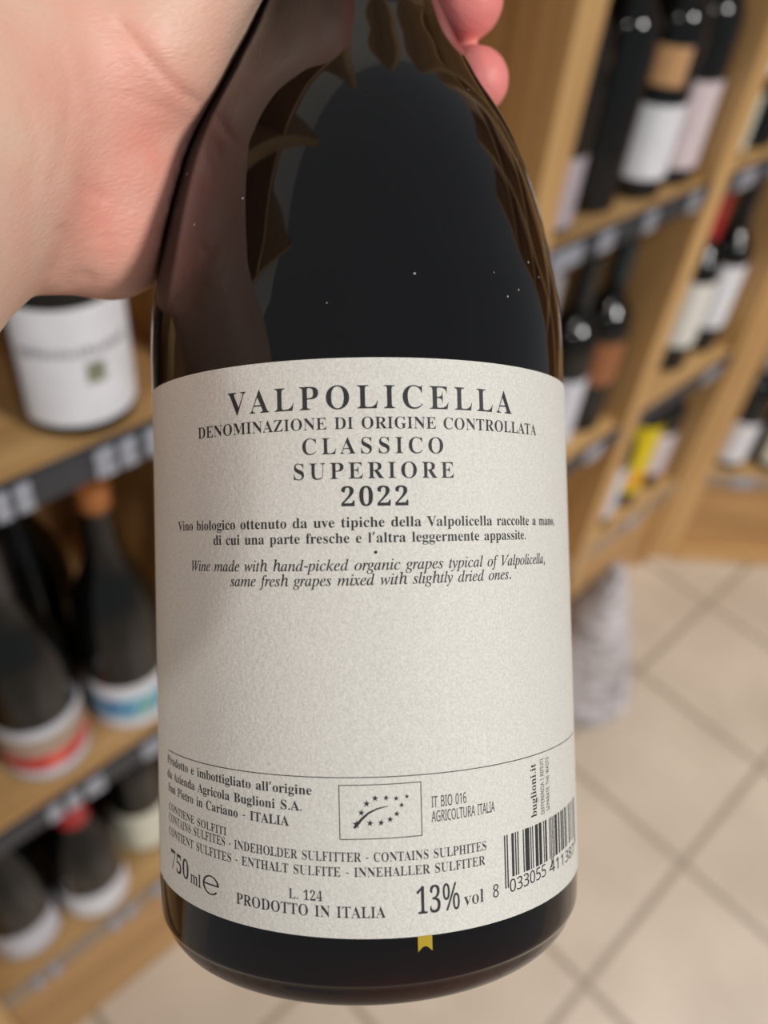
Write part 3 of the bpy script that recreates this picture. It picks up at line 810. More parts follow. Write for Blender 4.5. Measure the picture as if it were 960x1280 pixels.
ih 201 152,-3,139,-1,130,6,124,16,122,30,123,49,128,76,136,110,139,128,141,142,137,157,125,162,106,155,87,136,71,110,62,86,44,0,12,0,56,208,59,225,53,237,36,241,33,241,36,255,98,255,85,193,78,166,71,138,75,138,94,163,115,178,137,183,157,179,169,166,173,146,171,131,167,109,158,69,155,50,154,34,157,22,166,18,176,20,187,26,193,16,172,1
ii 89 61,197,49,202,44,214,49,226,61,231,73,226,79,214,74,202/16,-4,4,1,0,14,2,27,6,43,28,121,29,127,30,132,29,138,25,141,9,144,10,149,32,152,48,155,62,158,65,154,65,151,64,148,32,39,29,26,31,19,36,16,48,23,65,42,70,37,51,14,33,1
ik 170 109,-4,100,-2,94,5,80,32,60,80,39,64,20,0,-7,0,51,207,53,217,49,226,36,228,31,228,33,234,55,237,70,240,79,243,84,243,88,240,86,233,42,79,97,120,110,131,115,140,111,145,99,147,101,153,169,153,167,147,166,147,146,142,123,128,82,96,107,36,114,23,124,18,136,23,150,40,155,34,143,18,131,6,119,-1
il 86 16,-4,4,1,-1,13,1,27,7,50,49,206,51,216,50,223,46,227,29,229,30,235,52,238,67,241,82,243,86,240,84,233,31,42,28,25,29,19,34,17,45,23,61,41,66,36,52,18,39,6,26,-1
im 275 205,-4,192,1,188,15,192,39,212,109,215,127,213,135,206,137,196,135,186,129,162,105,140,69,125,36,114,0,88,0,118,101,123,129,120,135,113,137,98,131,78,115,57,89,43,64,32,35,20,0,-6,0,25,106,29,122,31,132,29,137,25,141,8,144,10,150,47,155,57,157,61,158,65,154,65,151,64,148,45,89,77,127,106,150,132,158,147,153,152,138,142,92,172,129,199,151,224,158,239,153,244,138,243,126,239,111,218,33,217,29,217,25,218,19,223,17,234,24,241,32,249,43,254,38,238,15,221,1
in 182 111,-4,99,0,94,14,108,70,121,127,119,135,112,137,98,132,80,116,61,95,46,71,34,41,21,0,-6,0,27,110,31,131,27,140,11,142,9,142,10,148,34,152,50,155,65,158,66,157,66,154,46,89,71,119,94,141,115,153,132,157,146,153,151,139,150,126,146,111,127,44,124,32,123,25,124,19,130,17,141,24,156,45,161,41,145,16,128,1
io 175 53,-4,30,0,13,11,2,28,-2,51,0,70,7,89,17,107,31,124,47,138,64,149,82,156,101,158,124,154,142,143,153,126,157,103,155,86,150,69,130,37,102,11,78,0/56,6,70,8,83,16,95,28,106,43,121,78,127,113,124,133,115,145,99,149,82,146,66,134,51,115,39,92,31,66,28,42,30,26,35,15,44,8
ip 170 -48,-75,-46,-69,-33,-67,-24,-63,-19,-55,-14,-43,27,118,29,125,30,131,29,137,26,140,8,143,10,149,31,151,47,154,62,158,65,155,64,149,56,125,74,143,93,154,113,158,130,155,143,146,151,132,154,113,152,93,145,72,135,53,122,34,106,19,89,7,70,-1,50,-4,36,-2,25,3,15,-41,11,-57,13,-62,18,-66,38,-69,37,-75/50,5,64,7,78,15,90,26,101,41,118,77,124,114,122,126,118,135,110,141,100,143,83,139,68,126,55,107,46,81,33,32,32,26,31,20,36,8
ir 112 -6,0,23,104,28,130,27,136,23,139,6,142,7,148,30,152,45,155,59,158,62,157,62,154,45,90,69,128,88,151,104,158,115,154,119,141,117,133,113,126,107,122,100,120,90,124,85,134,59,100,37,55,20,0
is 124 39,-4,16,0,3,3,-2,2,-4,-2,-11,-2,-4,53,2,53,5,32,12,17,22,8,36,5,46,7,55,13,61,22,63,34,60,47,52,60,42,73,32,87,23,103,20,119,23,134,32,147,45,155,61,158,83,155,97,151,102,153,104,157,110,157,103,107,98,107,92,131,81,145,65,149,57,148,51,144,47,138,45,130,48,118,58,104,68,91,78,77,86,61,90,44,88,32,83,20,75,10,65,3,53,-2
it 93 16,-4,4,0,0,13,1,22,3,31,33,141,10,141,11,148,31,156,50,172,68,196,76,196,63,152,91,152,89,141,60,141,33,39,30,22,31,17,36,15,47,21,62,40,67,34,41,5
iw 223 24,-4,22,87,20,117,16,134,10,142,0,144,-2,144,-1,150,15,153,27,156,35,158,40,158,46,140,48,86,49,46,119,158,125,158,138,35,162,64,186,98,194,120,188,130,183,136,181,143,185,154,196,158,202,157,207,152,211,137,201,104,170,58,120,-4,115,-4,102,110,30,-4
ix 139 77,-4,69,-3,63,2,54,29,47,60,23,27,4,5,-6,-1,-16,-3,-27,1,-31,11,-27,21,-17,26,-9,23,-1,20,7,23,15,32,45,74,35,123,28,138,14,143,6,142,-1,141,0,148,32,154,41,157,48,158,53,156,56,148,65,103,89,135,101,151,110,156,119,157,131,154,135,144,131,134,122,131,113,133,109,135,106,135,98,132,68,90,78,44,81,32,84,24,87,19,92,17,104,24,119,43,124,38,98,6
iy 135 -22,-77,-34,-73,-39,-62,-35,-53,-24,-49,-15,-52,-4,-54,5,-49,17,-35,40,-3,22,88,18,108,14,122,5,138,-2,142,-12,144,-11,149,4,152,16,155,31,158,37,151,42,129,50,89,61,29,86,69,100,93,106,107,108,117,106,124,100,130,95,134,92,144,96,154,107,158,114,156,120,152,125,136,119,112,104,79,88,51,66,17,43,-17,19,-47,-3,-69,-13,-75
s% 279 65,93,44,98,29,113,20,137,16,168,19,200,28,223,43,238,65,243,87,238,103,223,113,200,116,168,113,137,104,113,88,98/60,0,193,240,219,240,86,0/65,114,80,120,88,138,91,168,88,198,80,216,65,222,54,219,47,209,42,192,41,168,42,145,47,128,54,117/212,-3,191,2,176,17,166,41,163,72,166,104,175,127,190,142,212,147,234,142,250,127,259,104,263,72,260,41,250,17,235,2/212,18,227,24,235,42,238,72,235,102,227,120,212,126,201,123,194,112,189,96,188,72,189,48,194,31,201,21
s, 90 14,-43,23,-1,31,39,62,39,64,35,52,-4,36,-43
s. 90 45,-5,30,1,26,8,24,18,26,29,30,36,45,41,60,36,64,29,66,18,64,8,60,1
s0 192 96,-3,71,0,51,11,36,29,21,68,16,120,18,156,24,187,35,211,50,229,70,240,96,243,120,240,140,229,156,211,171,172,176,120,174,84,168,54,157,29,142,11,122,0/96,22,119,28,134,46,143,77,146,120,143,163,134,194,119,212,96,218,72,212,57,194,49,163,46,120,49,77,57,46,72,28
s1 192 90,0,90,168,91,191,92,209,82,200,71,190,45,170,30,189,95,240,119,240,119,0
s3 192 81,-3,46,-1,15,10,15,37,48,26,81,21,109,25,128,34,138,49,142,69,138,88,124,101,103,109,75,111,52,111,52,136,75,136,101,139,120,149,132,163,135,182,132,197,124,209,110,216,92,218,74,217,58,213,31,198,16,218,48,236,68,241,91,243,124,239,147,226,161,207,166,184,162,162,152,145,136,133,116,126,116,125,141,119,159,107,169,90,173,68,171,48,163,31,151,17,133,6,110,-1
s4 192 122,0,122,54,7,54,7,80,120,241,150,241,150,81,185,81,185,54,150,54,150,0/36,81,122,81,122,156,122,186,124,210,122,210,116,196,108,183
s5 192 83,-3,49,0,21,10,21,38,51,26,84,22,108,25,126,34,139,50,143,74,139,94,128,110,110,119,83,122,61,121,42,117,27,127,36,240,156,240,156,213,61,213,55,143,71,146,92,147,126,142,151,129,167,106,173,77,167,43,149,18,121,2
s6 192 100,-3,78,-1,59,8,42,22,29,43,21,70,18,102,23,153,29,177,39,199,54,217,73,231,97,240,128,243,144,242,158,240,158,215,144,218,129,219,108,217,90,211,77,202,66,190,58,176,53,159,48,122,50,122,59,133,72,142,87,148,107,150,135,145,157,131,172,108,176,77,171,44,156,18,131,2/100,21,119,25,134,35,144,52,147,77,144,98,135,113,121,124,101,127,86,125,73,120,63,113,55,104,50,94,48,83,54,54,61,41,71,31,84,24
s7 192 46,0,144,213,15,213,15,240,176,240,176,217,78,0
s8 192 97,-3,63,1,37,14,22,34,16,61,18,76,23,90,42,110,66,125,50,136,36,150,27,166,24,186,27,203,34,217,45,228,59,236,76,241,96,243,124,239,147,228,163,210,168,186,166,172,161,161,145,142,122,127,149,111,168,90,173,77,175,62,170,35,154,14,129,1/97,138,126,156,135,168,138,185,135,200,127,210,113,217,95,219,79,217,65,210,56,200,53,185,55,173,59,164,75,150/96,20,118,23,133,32,143,45,146,62,143,78,133,91,117,102,96,111,91,113,71,103,57,92,48,78,45,61,48,45,58,32,74,23
sA 215 0,0,94,241,121,241,214,0,183,0,154,74,59,74,31,0/69,101,145,101,118,174,115,183,110,198,107,210,101,189,96,174
sB 218 33,0,33,240,101,240,141,236,169,226,186,208,192,180,189,161,180,145,166,134,146,127,146,126,174,117,185,109,193,99,198,85,200,68,195,39,178,18,151,4,117,0/63,138,107,138,133,140,149,148,158,160,161,177,157,194,147,205,129,212,102,214,63,214/63,26,111,26,138,29,155,38,165,52,168,71,165,88,155,101,137,110,109,112,63,112
sC 212 131,-3,97,0,70,12,48,30,33,55,24,85,20,120,24,154,34,184,50,209,73,228,101,239,136,243,171,240,202,229,190,203,165,213,135,217,111,214,91,205,75,191,58,160,52,120,58,80,73,49,89,35,110,26,135,23,165,26,192,33,192,6,165,-1
sD 245 33,0,33,240,106,240,140,236,169,226,193,210,210,187,221,158,225,122,221,85,210,55,192,31,167,14,136,3,99,0/63,26,95,26,130,30,158,41,177,60,189,87,193,121,190,150,182,174,169,192,140,208,102,214,63,214
sE 187 33,0,33,240,167,240,167,213,63,213,63,138,161,138,161,112,63,112,63,27,167,27,167,0
sF 174 33,0,33,240,167,240,167,213,63,213,63,128,160,128,160,102,63,102,63,0
sG 244 135,-3,101,0,73,12,50,30,34,54,24,84,20,120,24,155,35,185,53,209,78,228,108,239,145,243,183,239,216,229,205,203,176,213,143,217,117,214,94,205,76,191,58,160,52,120,54,93,61,69,73,50,90,35,113,26,142,23,169,25,189,29,189,100,137,100,137,127,220,127,220,9,180,0
sH 249 33,0,33,240,63,240,63,138,186,138,186,240,216,240,216,0,186,0,186,112,63,112,63,0
sI 114 13,0,13,17,42,24,42,216,13,222,13,240,100,240,100,222,72,216,72,24,100,17,100,0
sL 176 33,0,33,240,63,240,63,27,168,27,168,0
sN 255 33,0,33,240,67,240,195,41,197,41,196,57,195,81,194,104,194,240,223,240,223,0,187,0,59,199,58,199,60,170,60,134,60,0
sO 262 131,-3,97,1,69,12,48,31,33,55,24,86,20,121,24,155,33,185,48,210,69,228,97,240,132,243,165,240,192,228,214,210,229,185,239,155,242,120,239,85,229,55,214,31,192,12,165,1/131,23,156,26,176,34,191,49,205,80,210,120,205,161,191,191,176,206,156,214,132,217,107,214,87,206,72,191,57,161,52,120,57,80,72,49,87,34,107,26
sP 203 33,0,33,240,96,240,137,235,165,221,181,199,186,169,184,150,177,132,165,116,147,104,123,96,90,93,63,93,63,0/63,119,87,119,117,122,138,130,151,145,155,168,151,188,140,202,121,211,93,214,63,214
sR 209 33,0,33,240,99,240,138,236,165,223,181,202,186,172,184,154,179,140,171,128,161,119,138,107,204,0,169,0,110,99,63,99,63,0/63,125,99,125,124,127,141,136,151,150,155,170,151,190,141,204,123,211,97,214,63,214
sS 184 83,-3,46,0,17,8,17,37,47,27,84,23,108,25,125,33,135,46,138,61,133,81,116,96,82,111,55,123,36,138,24,157,20,182,23,200,30,215,42,227,57,236,76,241,97,243,133,239,163,230,153,204,126,213,96,217,76,214,62,207,54,196,51,182,56,162,72,147,103,133,139,117,152,107,161,95,167,81,169,64,163,36,145,14,118,1
sT 187 78,0,78,213,3,213,3,240,183,240,183,213,108,213,108,0
sU 245 122,-3,94,-1,71,7,54,21,36,49,30,85,30,240,60,240,60,84,64,58,76,39,96,27,123,23,151,27,170,40,181,60,185,85,185,240,215,240,215,85,212,61,205,40,192,22,174,8,151,0
sW 312 67,0,4,240,36,240,73,93,80,63,84,36,89,65,97,95,139,240,171,240,215,94,223,63,228,36,232,63,239,94,276,240,308,240,244,0,214,0,167,157,162,177,157,194,155,204,151,186,143,156,98,0
sZ 192 13,0,13,23,139,213,17,213,17,240,176,240,176,217,49,27,179,27,179,0
b℮ 201 32,0,32,240,170,240,170,0/49,17,153,17,153,223,49,223'''.split('\n'):
    if len(_line) < 4:
        continue
    _k, _rest = _line[:2], _line[3:]
    _adv, _cs = _rest.split(' ')
    cs = []
    for c in _cs.split('/'):
        q = [float(v) for v in c.split(',')]
        cs.append(list(zip(q[0::2], q[1::2])))
    GL[_k] = (float(_adv), cs)


def area(c):
    return 0.5 * sum(c[i][0] * c[(i + 1) % len(c)][1] - c[(i + 1) % len(c)][0] * c[i][1] for i in range(len(c)))


def inside(p, c):
    w = False
    for (x0, y0), (x1, y1) in zip(c, c[1:] + c[:1]):
        if (y0 > p[1]) != (y1 > p[1]) and p[0] < (x1 - x0) * (p[1] - y0) / (y1 - y0) + x0:
            w = not w
    return w


_tri = {}


def glyph_tris(key, thin):
    if key[0] == 's':
        thin = -2.0
    """filled glyph; stems made thinner by 'thin' units on each side, hairlines kept"""
    kk = (key, thin)
    if kk in _tri:
        return _tri[kk]
    adv, cs = GL[key]
    sgn = 1 if max((area(c) for c in cs), key=abs) > 0 else -1
    loops = []
    for c in cs:
        n = len(c)
        out = []
        for i in range(n):
            (x0, y0), (x1, y1), (x2, y2) = c[i - 1], c[i], c[(i + 1) % n]
            t1 = (x1 - x0, y1 - y0)
            t2 = (x2 - x1, y2 - y1)
            l1 = math.hypot(*t1) or 1
            l2 = math.hypot(*t2) or 1
            nx = sgn * (t1[1] / l1 + t2[1] / l2)
            ny = -sgn * (t1[0] / l1 + t2[0] / l2)
            ln = math.hypot(nx, ny) or 1
            out.append(Vector((x1 - thin * nx / ln, y1, 0)))
        loops.append(out)
    outers = [i for i, c in enumerate(cs) if area(c) * sgn > 0]
    flat, tris = [], []
    for oi in outers:                          # each island with the counters that lie inside it
        grp = [loops[oi]]
        for hi_, c in enumerate(cs):
            if hi_ not in outers and inside(c[0], cs[oi]):
                grp.append(loops[hi_])
        b0 = len(flat)
        tris += [tuple(b0 + q for q in t) for t in tessellate_polygon(grp)]
        flat += [v for l in grp for v in l]
    _tri[kk] = (flat, tris)
    return _tri[kk]


def key_of(ch, st):
    if st + ch in GL:
        return st + ch
    for s2 in 'bsi':
        if s2 + ch in GL:
            return s2 + ch
    return None


def text2d(s, st, em, width=None, mode='track', thin=0.0, slant=0.0):
    """2-D lettering in mm, pen starting at 0,0; em = mm per 500 units"""
    k = em / 500.0
    advs = [(130 if ch == ' ' else (GL[key_of({'\u00c4': 'A', '\u2019': ','}.get(ch, ch), st)][0])) for ch in s]
    nat = sum(advs) * k
    track, xs = 0.0, 1.0
    if width:
        if mode == 'track':
            track = (width - nat) / max(1, len(s) - 1)
        else:
            xs = width / nat
    V, T = [], []
    pen = 0.0
    for ch, ad in zip(s, advs):
        if ch == '\u2019':                      # curly apostrophe: a raised comma
            fl_, tr = glyph_tris('i,', 0.0)
            b = len(V)
            V += [(pen + p.x * k * xs, (p.y + 205) * k) for p in fl_]
            T += [(b + a, b + c, b + d) for a, c, d in tr]
        elif ch != ' ':
            fl_, tr = glyph_tris(key_of('A' if ch == '\u00c4' else ch, st), thin)
            b = len(V)
            V += [((pen + p.x * k * xs) + slant * p.y * k, p.y * k) for p in fl_]
            T += [(b + a, b + c, b + d) for a, c, d in tr]
            if ch == '\u00c4':
                for dx in (ad * 0.36, ad * 0.62):
                    b = len(V)
                    ring = [(pen + (dx + 22 * math.cos(q * math.pi / 4)) * k * xs, (395 + 22 * math.sin(q * math.pi / 4)) * k) for q in range(8)]
                    V += ring
                    T += [(b, b + q, b + q + 1) for q in range(1, 7)]
        pen += ad * k * xs + track
    return V, T


def print_on_label(name, V, T, mat, to_sv, lift=0.00003, step=0.7, text_label=None):
    """bend 2-D print round the label; to_sv maps (x, y) mm to (s, v) mm on the label"""
    bm = bmesh.new()
    vs = [bm.verts.new((*to_sv(x, y), 0)) for x, y in V]
    for t in T:
        if len(set(t)) == len(t):
            try:
                bm.faces.new([vs[i] for i in t])
            except ValueError:
                pass
    xs = [v.co.x for v in bm.verts]
    x = math.floor(min(xs) / step) * step + step
    while x < max(xs):
        bmesh.ops.bisect_plane(bm, geom=bm.verts[:] + bm.edges[:] + bm.faces[:], plane_co=(x, 0, 0), plane_no=(1, 0, 0), dist=1e-5)
        x += step
    rr = RB + 0.00020 + lift
    for v in bm.verts:
        s, vv = v.co.x / 1000, v.co.y / 1000
        a = s / RB
        v.co = Vector((rr * math.sin(a), -rr * math.cos(a), vv - V0))
    bm.normal_update()
    for fc in bm.faces:                       # face outwards
        c = fc.calc_center_median()
        if fc.normal.x * c.x + fc.normal.y * c.y < 0:
            fc.normal_flip()
    me = bpy.data.meshes.new(name)
    bm.to_mesh(me)
    bm.free()
    o = put(name, me, mat, label)
    return o


CAP = max(y for c in GL['bE'][1] for x, y in c)     # cap height in font units


def line(s, st, s0, s1, v0, v1, cap, mode='track', thin=6.0, mat=None, name='lettering', slant=0.0):
    em = cap / CAP * 500
    L = s1 - s0
    V, T = text2d(s, st, em, L, mode, thin, slant)
    return print_on_label(name, V, T, mat or M_INK, lambda x, y: (s0 + x, v0 + (v1 - v0) * x / L + y))


def upright_line(s, st, s_base, v_bottom, v_top, cap, thin=0, mat=None):
    em = cap / CAP * 500
    V, T = text2d(s, st, em, v_top - v_bottom, 'scale', thin)
    return print_on_label('lettering', V, T, mat or M_INK, lambda x, y: (s_base - y, v_bottom + x))


line('VALPOLICELLA', 'b', -22.9, 28.0, 20.25, 20.05, 3.75, thin=4)
line('DENOMINAZIONE DI ORIGINE CONTROLLATA', 'b', -30.3, 35.0, 17.0, 16.8, 1.9, thin=4)
line('CLASSICO', 'b', -9.6, 13.9, 12.95, 12.85, 2.6, thin=4)
line('SUPERIORE', 'b', -11.2, 15.6, 8.95, 8.85, 2.6, thin=4)
line('2022', 'b', -3.4, 7.75, 4.50, 4.45, 3.05, thin=1)
line('Vino biologico ottenuto da uve tipiche della Valpolicella raccolte a mano,', 'b', -36.9, 41.5, 1.35, 0.85, 1.62, 'scale', 1)
line("di cui una parte fresche e l\u2019altra leggermente appassite.", 'b', -26.9, 31.1, -1.25, -1.55, 1.62, 'scale', 1)
line('Wine made with hand-picked organic grapes typical of Valpolicella,', 'i', -32.8, 37.0, -5.65, -5.95, 1.75, 'scale', -3)
line('same fresh grapes mixed with slightly dried ones.', 'i', -23.1, 26.9, -8.15, -8.2, 1.75, 'scale', -3)
line('Prodotto e imbottigliato all\u2019origine', 'b', -43.5, -9.0, -40.6, -41.4, 1.50, 'scale', 1)
line('da Azienda Agricola Buglioni S.A.', 'b', -43.7, -10.6, -43.15, -44.0, 1.50, 'scale', 1)
line('San Pietro in Cariano - ITALIA', 'b', -43.4, -13.0, -45.55, -46.5, 1.50, 'scale', 1)
line('CONTIENE SOLFITI', 'b', -43.2, -25.0, -48.9, -49.55, 1.32, 'scale', 5)
line('CONTAINS SULFITES - INDEHOLDER SULFITTER - CONTAINS SULPHITES', 'b', -43.3, 19.9, -50.95, -52.3, 1.45, 'scale', 5)
line('CONTIENT SULFITES - ENTH\u00c4LT SULFITE - INNEHALLER SULFITER', 'b', -43.4, 19.5, -53.4, -54.6, 1.45, 'scale', 5)
line('750', 'b', -42.7, -35.2, -59.05, -59.45, 3.2, 'scale', 5)
line('ml', 'b', -34.9, -31.6, -59.5, -59.75, 2.2, 'scale', 5)
line('L. 124', 'b', -13.3, -7.6, -57.95, -58.1, 1.55, 'scale', 5)
line('PRODOTTO IN ITALIA', 'b', -23.2, 2.3, -60.25, -60.7, 1.75, 'scale', 5)
line('IT BIO 016', 's', 10.1, 16.3, -44.06, -44.06, 1.66, 'scale', 0)
line('AGRICOLTURA ITALIA', 's', 10.1, 21.7, -46.38, -46.40, 1.66, 'scale', 0)
line('13%', 'b', 7.1, 14.75, -60.6, -60.75, 4.1, 'scale', 5)
line('vol', 'b', 15.3, 19.15, -60.5, -60.5, 2.1, 'scale', 5)
line('8', 's', 20.8, 22.2, -60.38, -60.38, 2.0, 'scale', 0)
line('033055', 's', 24.4, 34.3, -60.40, -60.25, 2.0, 'scale', 0)
line('411387', 's', 35.3, 48.3, -60.3, -60.9, 1.9, 'scale', 0)
upright_line('buglioni.it', 'b', 31.85, -49.4, -40.3, 1.55, 2)
upright_line('DIFFERENZIA I RIFIUTI', 's', 34.25, -49.6, -39.9, 1.0)
upright_line('SEPARATE THE WASTE', 's', 36.05, -49.4, -40.0, 1.0)


def quads(rects):
    V, T = [], []
    for x0, y0, x1, y1 in rects:
        b = len(V)
        V += [(x0, y0), (x1, y0), (x1, y1), (x0, y1)]
        T.append((b, b + 1, b + 2, b + 3))
    return V, T


ident = lambda x, y: (x, y)
# full stop between the two paragraphs
ring = [(2.05 + 0.27 * math.cos(q * math.pi / 6), -2.95 + 0.27 * math.sin(q * math.pi / 6)) for q in range(12)]
print_on_label('round_dot', ring, [tuple(range(12))], M_INK, ident)
# the estimated-quantity e
V, T = [], []
ex, ey, eo, ei = -29.05, -58.55, (2.05, 1.62), (1.60, 1.40)
for q in range(41):
    an = R(2 + 320 * q / 40)
    V += [(ex + eo[0] * math.cos(an), ey + eo[1] * math.sin(an)), (ex + ei[0] * math.cos(an), ey + ei[1] * math.sin(an))]
T += [(2 * q, 2 * q + 2, 2 * q + 3, 2 * q + 1) for q in range(40)]
b = len(V)
V += [(ex - 1.62, ey - 0.02), (ex + 2.05, ey - 0.02), (ex + 2.05, ey + 0.22), (ex - 1.62, ey + 0.22)]
T.append((b, b + 1, b + 2, b + 3))
print_on_label('estimated_sign', V, T, M_INK, ident)
# thin rule across the label
V, T = quads([(-43.0, -0.07, 51.5, 0.07)])
print_on_label('rule_line', V, T, M_INK, lambda x, y: (x, -38.55 - 0.0095 * x * (1 if x > 0 else 0.7) + y), step=0.7)
# organic emblem: frame, twelve stars along a leaf outline, and the stem
fx0, fx1, fy0, fy1, lw = -4.7, 8.5, -48.36, -39.74, 0.13
V, T = quads([(fx0, fy0, fx1, fy0 + lw), (fx0, fy1 - lw, fx1, fy1), (fx0, fy0 + lw, fx0 + lw, fy1 - lw), (fx1 - lw, fy0 + lw, fx1, fy1 - lw)])
print_on_label('emblem_frame', V, T, M_INK, ident)
stars = [(1.05, -41.95, .56), (2.8, -41.94, .5), (4.4, -42.12, .46), (6.12, -41.92, .42), (5.24, -43.22, .46), (4.44, -44.55, .5), (3.36, -45.37, .54),
         (1.91, -45.83, .56), (0.16, -45.82, .58), (-1.97, -45.96, .68), (-1.16, -44.15, .56), (-0.31, -42.75, .58)]
V, T = [], []
for sx, sy, sr in stars:
    b = len(V)
    V.append((sx, sy))
    for q in range(10):
        rr_ = sr if q % 2 == 0 else sr * 0.40
        V.append((sx + rr_ * math.sin(q * math.pi / 5 + 0.1), sy + rr_ * math.cos(q * math.pi / 5 + 0.1)))
    T += [(b, b + 1 + q, b + 1 + (q + 1) % 10) for q in range(10)]
stem = [(-2.35, -46.55, .20), (-1.25, -45.28, .20), (-0.12, -44.27, .16), (1.33, -43.6, .12), (3.02, -43.25, .05)]
b = len(V)
for i, (sx, sy, hw) in enumerate(stem):
    j0, j1 = max(0, i - 1), min(len(stem) - 1, i + 1)
    tx, ty = stem[j1][0] - stem[j0][0], stem[j1][1] - stem[j0][1]
    l = math.hypot(tx, ty)
    V += [(sx - ty / l * hw, sy + tx / l * hw), (sx + ty / l * hw, sy - tx / l * hw)]
T += [(b + 2 * i, b + 2 * i + 1, b + 2 * i + 3, b + 2 * i + 2) for i in range(len(stem) - 1)]
print_on_label('organic_leaf_emblem', V, T, M_INK, ident)
# the bar code
Lc = ['0001101', '0011001', '0010011', '0111101', '0100011', '0110001', '0101111', '0111011', '0110111', '0001011']
Gc = [c[::-1].translate(str.maketrans('01', '10')) for c in Lc]
Gc = [''.join('1' if x == '0' else '0' for x in c)[::-1] for c in Lc]
Rc = [''.join('1' if x == '0' else '0' for x in c) for c in Lc]
digits = '8033055411387'
par = 'LGLGGL'
bits = '101' + ''.join((Lc if par[i] == 'L' else Gc)[int(digits[i + 1])] for i in range(6)) + '01010' + ''.join(Rc[int(digits[i + 7])] for i in range(6)) + '101'
mod = (49.6 - 23.5) / 95
rects = []
i = 0
while i < 95:
    if bits[i] == '1':
        j = i
        while j < 95 and bits[j] == '1':
            j += 1
        guard = i < 3 or 45 <= i < 50 or i >= 92
        rects.append((23.5 + i * mod, -59.5 if guard else -57.9, 23.5 + j * mod, -50.75))
        i = j
    else:
        i += 1
V, T = quads(rects)
print_on_label('bar_code', V, T, M_INK, ident, step=0.6)

# ------------------------------------------------------------------ the hand
def P(px, py, z):
    return np.array([(px - 480) / F_PX * z, (py - 640) / F_PX * z, z])


def sd_cone(Q, a, b, ra, rb):
    ba = b - a
    t = np.clip(((Q - a) @ ba) / (ba @ ba), 0, 1)
    return np.linalg.norm(Q - a - t[..., None] * ba, axis=-1) - (ra + (rb - ra) * t)


def smin(a, b, k):
    h = np.clip(0.5 + 0.5 * (b - a) / k, 0, 1)
    return b + (a - b) * h - k * h * (1 - h)


def chain(Q, pts, k=0.002):
    d = None
    for (p, r), (p2, r2) in zip(pts[:-1], pts[1:]):
        e = sd_cone(Q, p, p2, r, r2)
        d = e if d is None else smin(d, e, k)
    return d


HV = np.array([z for r, z in hp]) + V0
HR = np.array([r for r, z in hp])


def held_sdf(Q):
    q = Q - C_AX
    v = -(q @ A_DN)
    rad = np.linalg.norm(q + v[..., None] * A_DN, axis=-1)
    return (rad - np.interp(v, HV, HR)) * 0.85


def hand_sdf(Q):
    arm = chain(Q, [(P(-760, 560, .085), .036), (P(-420, 390, .110), .033), (P(-95, 160, .150), .0290), (P(20, 90, .162), .0265)], .01)
    palm = chain(Q, [(P(20, 90, .164), .0265), (P(110, 20, .178), .0215), (P(150, -70, .190), .018)], .01)
    d = smin(arm, palm, .012)
    heel = chain(Q, [(P(96, 150, .165), .0185), (P(118, 225, .166), .0150), (P(126, 289, .166), .0126)], .006)
    d = smin(d, heel, .0075)
    wristpad = chain(Q, [(P(10, 255, .156), .0165), (P(62, 292, .162), .0110)], .004)
    d = smin(d, wristpad, .0025)
    web = chain(Q, [(P(140, 290, .170), .0110), (P(156, 235, .170), .0125), (P(190, 150, .171), .0125), (P(240, 50, .172), .0110), (P(315, -90, .172), .0100)], .005)
    d = smin(d, web, .006)
    thumb = chain(Q, [(P(95, 110, .161), .0200), (P(165, 62, .160), .0160), (P(272, -93, .158), .0118), (P(345, -215, .155), .0105), (P(392, -300, .155), .0085)], .004)
    d = smin(d, thumb, .0040)
    fingers = [
        [(P(140, 60, .196), .0120), (P(270, 90, .2145), .0098), (P(440, 95, .2165), .0090), (P(555, 105, .206), .0082), (P(596, 101, .188), .0071)],
        [(P(150, -40, .196), .0120), (P(270, -30, .213), .0102), (P(430, -35, .2125), .0094), (P(545, -10, .203), .0090), (P(582, -1, .187), .0084)],
        [(P(170, -140, .196), .0120), (P(280, -140, .208), .0104), (P(420, -140, .2085), .0096), (P(520, -125, .199), .0092), (P(548, -118, .184), .0086)],
        [(P(200, -235, .192), .0115), (P(300, -245, .203), .0102), (P(420, -245, .204), .0094), (P(505, -235, .195), .0090), (P(532, -228, .181), .0084)]]
    for k, fg in enumerate(fingers):
        root = chain(Q, [(P(105 + 8 * k, 20 - 40 * k, .182), .0160), fg[0]], .004)
        fd = smin(root, chain(Q, fg, .003), .006)
        d = smin(d, fd, .0018)
    return np.maximum(d, -(held_sdf(Q) - 0.00025))


